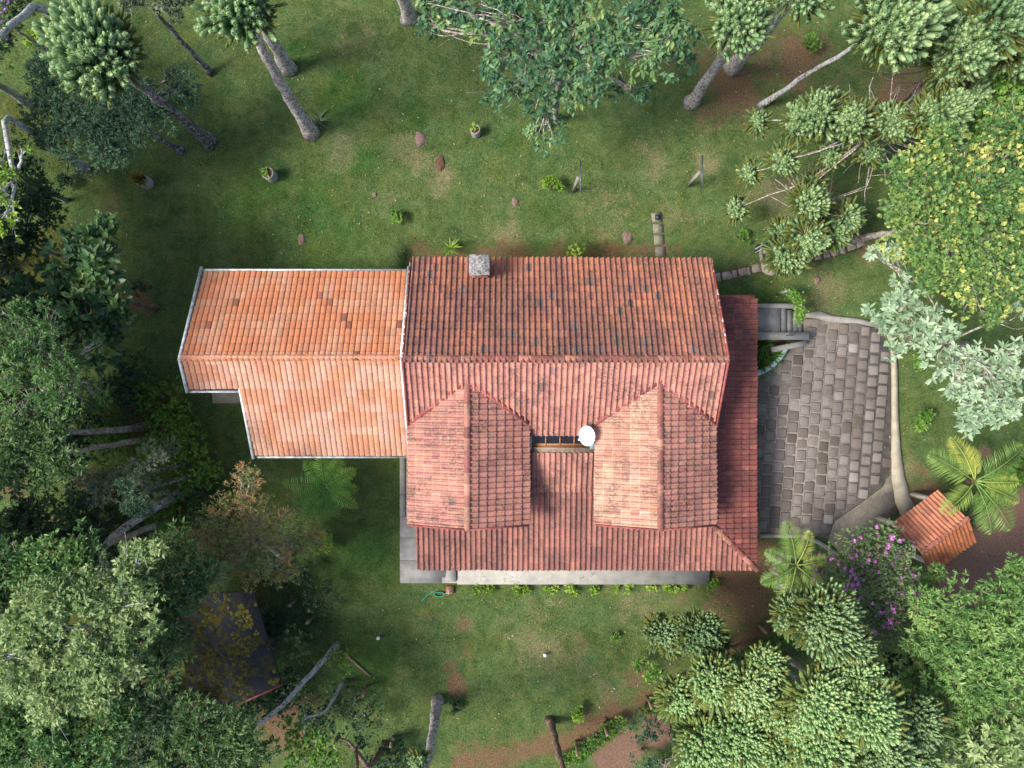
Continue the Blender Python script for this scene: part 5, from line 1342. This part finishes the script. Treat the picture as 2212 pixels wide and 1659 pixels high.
# clothesline
CLG = 'clothesline posts'
bars = []
for (bx, by), (lb) in (((1238, 413), 'concrete clothesline post with steel arm beside the yellow-green shrub'), ((1485, 402), 'leaning concrete clothesline post with steel arm near the young araucaria')):
    b = P(bx, by); 
    t_ = thing('clothesline_post', lb, 'post', (b[0], b[1], 0), CLG)
    tp = b + np.array([.05 if bx < 1300 else .03, .02, 2.15])
    obj('post', Acc().bar((b[0], b[1], -.1), tp, .13, .13, up=(0, 1, 0)), MT['greywood'], t_)
    c = tp + np.array([.09, 0, .02])
    obj('arm', Acc().bar(c + (0, -.62, 0), c + (0, .72, 0), .06, .06), MT['steel'], t_)
    bars.append(c)
for dy, lb in ((-.58, 'thin clothesline wire strung at the house side of the arms'), (.1, 'thin clothesline wire strung at the middle of the arms')):
    p0, p1 = bars[0] + (0, dy, .035), bars[1] + (0, dy, .035)
    t_ = np.linspace(0, 1, 12)[:, None]
    w_ = Acc().tube(p0 + (p1 - p0) * t_ + np.array([0, 0, -.16]) * np.sin(t_ * math.pi), .0016, 4)
    one('clothesline_wire', w_, MT['hose'], lb, 'wire', p0)

# stepping stones with a lamp
SG = 'square stepping stones'
for k, (x, y, a) in enumerate([(1418, 470, .10), (1421, 494, .06), (1423, 518, .05), (1426, 544, .03)]):
    c = P(x, y, 0); hx, hy = .225, .215
    ca, sa = math.cos(a), math.sin(a)
    o = Acc().obox((c[0], c[1], .0), ((ca, sa, 0), (-sa, ca, 0), (0, 0, 1)), (hx, hy, .055)).obox((c[0], c[1], .058), ((ca, sa, 0), (-sa, ca, 0), (0, 0, 1)), (hx - .02, hy - .02, .004))
    lbs = ['square stepping stone with a black lamp on it', 'square stepping stone second from the black lamp', 'square stepping stone third from the black lamp', 'square stepping stone against the roof eave']
    one('stepping_stone', o, MT['stone_g'], lbs[k], 'stepping stone', (c[0], c[1], -.055), SG)
c = P(1421, 469, .1)
la = Acc().box(c[0] - .12, c[0] + .12, c[1] - .12, c[1] + .12, .062, .12).box(c[0] - .10, c[0] + .10, c[1] - .10, c[1] + .10, .12, .17)
one('floodlight', la, MT['blackp'], 'black square floodlight lying on a stepping stone', 'lamp', (c[0], c[1], .062))

# stone path (pieces of a pavement)
pa = Acc().prism(pp([(1530, 609), (1650, 588), (1700, 578), (1760, 566), (1830, 548), (1862, 536), (1858, 521), (1820, 537), (1755, 552), (1690, 563), (1640, 570), (1530, 592)]), -.08, .016)
path = struct('garden_path', pa, MT['soil'])
for x, y, wx, a in [(1545, 601, .50, -.17), (1570, 596, .46, -.17), (1587, 592, .20, -.17), (1604, 588, .44, -.18), (1634, 580, .44, -.17), (1617, 586, .12, -.17), (1700, 570, .44, -.2), (1722, 565, .40, -.22), (1744, 559, .38, -.22), (1766, 554, .34, -.22), (1784, 549, .30, -.24), (1801, 545, .34, -.24), (1819, 540, .22, -.26), (1838, 533, .44, -.3), (1858, 526, .38, -.34)]:
    c = P(x, y); h = .185 if x < 1690 else .17
    b = np.array([(-wx / 2, -h), (0, -h * 1.04), (wx / 2, -h), (wx / 2 * 1.03, 0), (wx / 2, h), (0, h * 1.02), (-wx / 2, h)]) + R.normal(size=(7, 2)) * .018
    ca, sa = math.cos(-a * 0 + abs(a)), math.sin(abs(a))
    b = np.stack([b[:, 0] * ca - b[:, 1] * sa, b[:, 0] * sa + b[:, 1] * ca], -1) * .95 + c[:2]
    obj('path_slab', Acc().prism([tuple(q) for q in b], -.05, .05 + R.uniform(-.006, .008)), MT['stone'], path)
c = P(1664, 573)
one('flat_stone', Acc().lathe((c[0], c[1], 0), [(.46, -.04), (.46, .04), (.40, .065), (.001, .07)], 13, .5, .05), MT['stone'], 'round flat stone interrupting the slab path', 'stone', (c[0], c[1], -.04))

# inspection box with displaced lid
c = P(1653, 554); q = math.radians(9)
e1 = np.array([math.cos(q), math.sin(q), 0]); e2 = np.array([-math.sin(q), math.cos(q), 0]); ez_ = np.array([0, 0, 1])
bx = thing('inspection_box', 'square concrete inspection box with an open hole by the path', 'inspection box', (c[0], c[1], 0))
a = Acc()
for s_ in (-1, 1):
    a.obox(c + e1 * s_ * .20 + ez_ * .04, (e1, e2, ez_), (.08, .30, .10)); a.obox(c + e2 * s_ * .21 + ez_ * .038, (e1, e2, ez_), (.118, .085, .098))
obj('frame', a, MT['stone_g'], bx)
obj('pit', Acc().obox(c - ez_ * .02, (e1, e2, ez_), (.12, .124, .02)), MT['soil'], bx)
obj('broken_piece', Acc().obox(c + e1 * .15 + e2 * .04 + ez_ * .157, (nrm(e1 + .5 * e2), nrm(e2 - .5 * e1), ez_), (.15, .10, .015)), MT['stone'], bx)
c2_ = P(1645, 536)
t_ = NT('striped_tarp'); wv = t_.n('ShaderNodeTexWave'); wv.inputs['Scale'].default_value = 2.2; wv.inputs['Distortion'].default_value = 2.5
mp = t_.n('ShaderNodeMapping'); mp.inputs['Rotation'].default_value = (0, 0, math.radians(60)); t_.l(t_.pos(), mp.inputs[0]); t_.l(mp.outputs[0], wv.inputs['Vector'])
stripe = t_.done(t_.ramp(wv.outputs['Fac'], [(.86, (.02, .022, .028)), (.93, (.5, .5, .5))]), .45, .4)
a = Acc().lathe((0, 0, 0), [(.34, -.02), (.37, .03), (.30, .10), (.18, .15), (.001, .16)], 20, .5, .10)
V = a.V[0]; V[:, 1] *= .55; a.V[0] = V @ np.array([[math.cos(.35), math.sin(.35), 0], [-math.sin(.35), math.cos(.35), 0], [0, 0, 1]]) + np.array([c2_[0], c2_[1], 0])
one('tarp_bundle', a, stripe, 'black bundle with pale stripes lying beside the inspection box', 'bundle', (c2_[0], c2_[1], 0), None, True)

# soil mounds and bare heaps on the lawn
for x, y, r, lb in [(908, 299, .22, 'greyish soil heap between planter and roof'), (951, 352, .2, 'dark elongated soil heap on the open lawn'), (809, 420, .12, 'tiny pale soil heap above the orange roof'), (1112, 436, .16, 'pale soil heap near the yellow-green shrub'), (651, 517, .18, 'brown ring-shaped soil heap above the wing'), (1355, 513, .22, 'lumpy grey-brown soil heap near the stepping stones'), (1765, 606, .14, 'small brown lump on the lawn near the steps'), (1308, 1556, .13, 'dark clod on the lower lawn near the fence')]:
    c = P(x, y)
    o = Acc().lathe((0, 0, 0), [(r * 1.15, -.03), (r, .015), (r * .7, .06), (r * .35, .075), (.001, .06)], 14, .5, .16)
    V = o.V[0]; V[:, 1] *= R.uniform(.8, 1.5) if y != 352 else 1.9; o.V[0] = V + np.array([c[0], c[1], 0])
    one('soil_mound', o, MT['moundm'] if y not in (352, 1556) else MT['soil'], lb, 'soil mound', (c[0], c[1], -.03))
# garden lights
for x, y, lb in ((819, 1375, 'white dome garden light on the dark lower lawn'), (1177, 1412, 'white dome garden light on the dry lower lawn')):
    c = P(x, y)
    t_ = thing('garden_light', lb, 'lamp', (c[0], c[1], 0), 'white garden lights')
    obj('stem', Acc().lathe((c[0], c[1], 0), [(.03, -.06), (.03, .22)], 10), MT['blackp'], t_)
    obj('dome', Acc().lathe((c[0], c[1], .2), [(.085, 0), (.085, .03), (.065, .07), (.03, .09), (.001, .095)], 16), MT['white'], t_, True)
# tap pedestal and hose
c = P(972, 1271)
tp_ = thing('tap_stand', 'small brick tap stand with metal pipe below the walkway', 'tap', (c[0], c[1], 0))
obj('pedestal', Acc().box(c[0] - .17, c[0] + .17, c[1] - .22, c[1] + .12, -.05, .16), MT['brick'], tp_)
obj('pipe', Acc().tube([(c[0] - .02, c[1] + .05, .1), (c[0] - .02, c[1] + .05, .55), (c[0] - .02, c[1] - .08, .58), (c[0] - .02, c[1] - .1, .5)], .025, 8), MT['gutter'], tp_)
h0 = P(955, 1281); ha = Acc()
th_ = np.linspace(0, 2 * math.pi * 4, 70)
coil = np.stack([h0[0] - .12 + (.19 + .01 * np.sin(th_ * .7)) * np.cos(th_) * 1.25, h0[1] - .06 + .10 * np.sin(th_) + .03 * th_ / 25, .02 + .008 * th_ / 2], -1)
tail = np.array([P(948, 1273), P(935, 1278), P(922, 1286), P(911, 1298)]); tail[:, 2] = .03
ha.tube(coil, .014, 6).tube(tail, .014, 6).tube([coil[-1], (c[0] - .1, c[1] - .15, .12), (c[0] - .02, c[1] - .1, .5)], .014, 6)
one('garden_hose', ha, MT['hose'], 'turquoise garden hose coiled beside the tap stand', 'hose', (h0[0], h0[1], 0))

# fences
def fence(label, posts, h, mat):
    b0 = P(*posts[0])
    t_ = thing('wire_fence', label, 'fence', (b0[0], b0[1], 0))
    tops = []
    for k, q in enumerate(posts):
        b = P(*q); tilt = R.normal(size=2) * .05
        tp = np.array([b[0] + tilt[0], b[1] + tilt[1], h * R.uniform(.92, 1.06)])
        obj('post', Acc().bar((b[0], b[1], -.15), tp, .12, .11, up=(0, 1, 0)), MT[mat], t_); tops.append((b, tp))
    for f in (.35, .65, .93):
        w_ = Acc()
        for (b, t0), (b1, t1) in zip(tops[:-1], tops[1:]):
            w_.tube([b + (t0 - b) * f, (b + b1) / 2 + ((t0 - b) + (t1 - b1)) / 2 * f - np.array([0, 0, .03]), b1 + (t1 - b1) * f], .004, 4)
        obj('wire', w_, MT['steel'], t_)
fence('wooden-post wire fence along the lower hedge', [(1245, 1600), (1305, 1562), (1399, 1505), (1497, 1448), (1578, 1398), (1640, 1350)], 1.25, 'oldwood')
fence('weathered wooden-post wire fence beside the mossy shed', [(590, 1180), (641, 1294), (680, 1328), (733, 1402), (794, 1481), (850, 1590)], 1.1, 'oldwood')
c0, c1 = P(735, 1405, .1), P(800, 1462, .1)
one('fallen_pole', Acc().tube([c0 - (0, 0, .06), (c0 + c1) / 2 - (0, 0, .05), c1 - (0, 0, .06)], [.06, .055, .05], 8, .5, .05), MT['oldwood'], 'fallen wooden pole lying along the left fence', 'pole', (c0[0], c0[1], 0))

# mossy shed
rf = [P(a, b, 2.5)[:2] for a, b in ((385, 1285), (548, 1276), (572, 1360), (603, 1462), (604, 1480), (500, 1526), (405, 1505))]
cS_ = np.mean(rf, 0)
SHD = thing('mossy_shed', 'dark flat-roofed shed with mossy roof under the trees', 'shed', (cS_[0], cS_[1], 0))
t_ = NT('bitumen_roof')
cc = t_.ramp(t_.noise(2.5, 6, .7), [(.3, (.016, .018, .022)), (.7, (.045, .050, .060))])
cc = t_.mix(t_.val(t_.noise(2.2, 5, .7, .5), .52, .60), cc, (.085, .075, .012))
t_.bump(t_.noise(20, 5, .7), .02)
obj('roof', Acc().prism([tuple(q) for q in rf], 2.40, 2.52), t_.done(cc, .8, .3), SHD)
obj('wall', Acc().prism([tuple(cS_ + (np.array(q) - cS_) * .5) for q in rf], -.1, 2.405), MT['darkbark'], SHD)
m_ = Acc(); nm = 0
while nm < 900:
    x = R.uniform(-14.5, -9.5); y = R.uniform(-14, -8.5)
    if not inpoly(x, y, [tuple(cS_ + (np.array(q) - cS_) * .97) for q in rf]): continue
    if vnoise(np.array(x), np.array(y), 1.3, 31) * .7 + vnoise(np.array(x), np.array(y), 3.3, 32) * .5 < .62: continue
    r = R.uniform(.025, .10) * R.uniform(.6, 1.2)
    m_.lathe((x, y, 2.515), [(r, 0), (r * .85, r * .16), (r * .45, r * .26), (.001, r * .28)], 7, R.uniform(.0, 1), .22); nm += 1
mo_ = obj('moss', m_, leafmat('moss', [(0, (.030, .028, .006)), (.5, (.070, .066, .012)), (1, (.12, .105, .02))], .95, .0), SHD, True); mo_['kind'] = 'stuff'
obj('fascia_beam', Acc().bar(P(495, 1530, 2.45), P(610, 1478, 2.45), .07, .16), MT['redpaint'], SHD)

# vine arch over the steps
n0 = P(1682, 633); s0 = np.array([12.52, 2.15, .94])
AR = thing('vine_arch', 'wire arch with climbing vine spanning the entrance steps', 'trellis', (n0[0], n0[1], 0))
t1 = np.linspace(0, math.pi, 17)
yc, hy = (n0[1] + s0[1]) / 2, (n0[1] - s0[1]) / 2
ctr = np.stack([12.42 + .03 * np.cos(t1), yc + hy * np.cos(t1), .15 + .8 * t1 / math.pi + 1.55 * np.sin(t1) ** .8], -1)
wa = Acc()
offs = [(-.09, 0), (.09, 0), (-.09, -.14), (.09, -.14)]
for ox, oz in offs: wa.tube(ctr + np.array([ox, 0, oz]), .011, 5)
for k in range(1, 17, 2):
    q = [ctr[k] + np.array([ox, 0, oz]) for ox, oz in (offs[0], offs[1], offs[3], offs[2], offs[0])]
    for a_, b_ in zip(q[:-1], q[1:]): wa.tube([a_, b_], .008, 4)
obj('wire_frame', wa, MT['steel'], AR)
obj('post', Acc().bar((n0[0] - .05, n0[1], -.1), (n0[0] + .06, n0[1] - .05, 1.25), .12, .12, up=(0, 1, 0)), MT['greywood'], AR)
va = Acc()
cum = ctr[1:11]
for kq, q in enumerate(cum):
    n = 60; p = q + R.normal(size=(n, 3)) * np.array([.10, .10, .10])
    leaves(va, p, rand_dirs(n, -.6), R.uniform(.08, .15, n), .07, np.clip(R.normal(.45 + .035 * kq, .15, n), 0, 1), .3, .2)
obj('vine', va, LM['bush'], AR)

# ------------------------------------------------------------------ grass blades and litter
n = 280000
gx_ = R.uniform(-24, 24, n); gy_ = R.uniform(-18, 18, n)
so, dr, lu, mo, di = masks(gx_, gy_)
kp = (so < R.uniform(.3, .8, n)) & (di < .35)
def rect(x0, x1, y0, y1): return (gx_ > x0) & (gx_ < x1) & (gy_ > y0) & (gy_ < y1)
kp &= ~rect(-5.15, 10.1, -9.2, 5.4) & ~rect(-12.6, -4.6, -2.7, 4.4) & ~rect(10, 13.4, 1.4, 3.7)
dp = np.array(DRV); kp &= ~((gx_ > 10) & (gx_ < 18.3) & (gy_ < 3.2) & (gy_ > -8))| ((gx_ > 17.95) & (gy_ < 2.4) & (gy_ > -4.5))
gx_, gy_ = gx_[kp], gy_[kp]; dr = dr[kp]; lu = lu[kp]; n = len(gx_)
pos = np.stack([gx_, gy_, ground_z(gx_, gy_) - .005], -1)
az = R.uniform(0, 6.28, n); e = R.uniform(.35, 1.2, n)
d = np.stack([np.cos(az) * np.cos(e), np.sin(az) * np.cos(e), np.sin(e)], -1)
s_ = np.stack([-np.sin(az), np.cos(az), np.zeros(n)], -1)
L = R.uniform(.05, .13, n)[:, None]
V = np.stack([pos - s_ * .012, pos + s_ * .012, pos + d * L], 1)
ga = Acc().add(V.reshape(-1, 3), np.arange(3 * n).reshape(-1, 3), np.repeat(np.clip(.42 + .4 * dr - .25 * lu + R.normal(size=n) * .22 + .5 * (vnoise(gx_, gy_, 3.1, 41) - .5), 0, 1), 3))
gm = leafmat('grass_blade', [(0, (.032, .072, .020)), (.45, (.105, .175, .050)), (.75, (.23, .26, .10)), (1, (.42, .37, .20))], .8, .2, .15)
g_ = obj('grass', ga, gm); g_['kind'] = 'stuff'; g_['label'] = 'short mown grass over the lawn'; g_['category'] = 'grass'
n = 3500
lx = R.uniform(-22, 23, n); ly = R.uniform(-17, 17, n)
ok = ~((lx > -13) & (lx < 10.6) & (ly > -9.3) & (ly < 5.9))
lx, ly = lx[ok], ly[ok]; n = len(lx)
la = Acc(); az = R.uniform(0, 6.28, n)
leaves(la, np.stack([lx, ly, ground_z(lx, ly) + .055], -1), np.stack([np.cos(az), np.sin(az), R.normal(size=n) * .15], -1), R.uniform(.06, .15, n), .045, R.uniform(0, 1, n), .2, .1)
l_ = obj('fallen_leaves', la, leafmat('litter', [(0, (.16, .08, .035)), (.5, (.30, .15, .06)), (.8, (.36, .30, .18)), (1, (.55, .5, .42))], .8, .1)); l_['kind'] = 'stuff'; l_['label'] = 'scattered fallen leaves on the ground'; l_['category'] = 'leaves'
print('objects', len(bpy.data.objects), 'tris', sum(len(o.data.loops) - 2 * len(o.data.polygons) for o in bpy.data.objects if o.type == 'MESH' and o.data.users == 1))
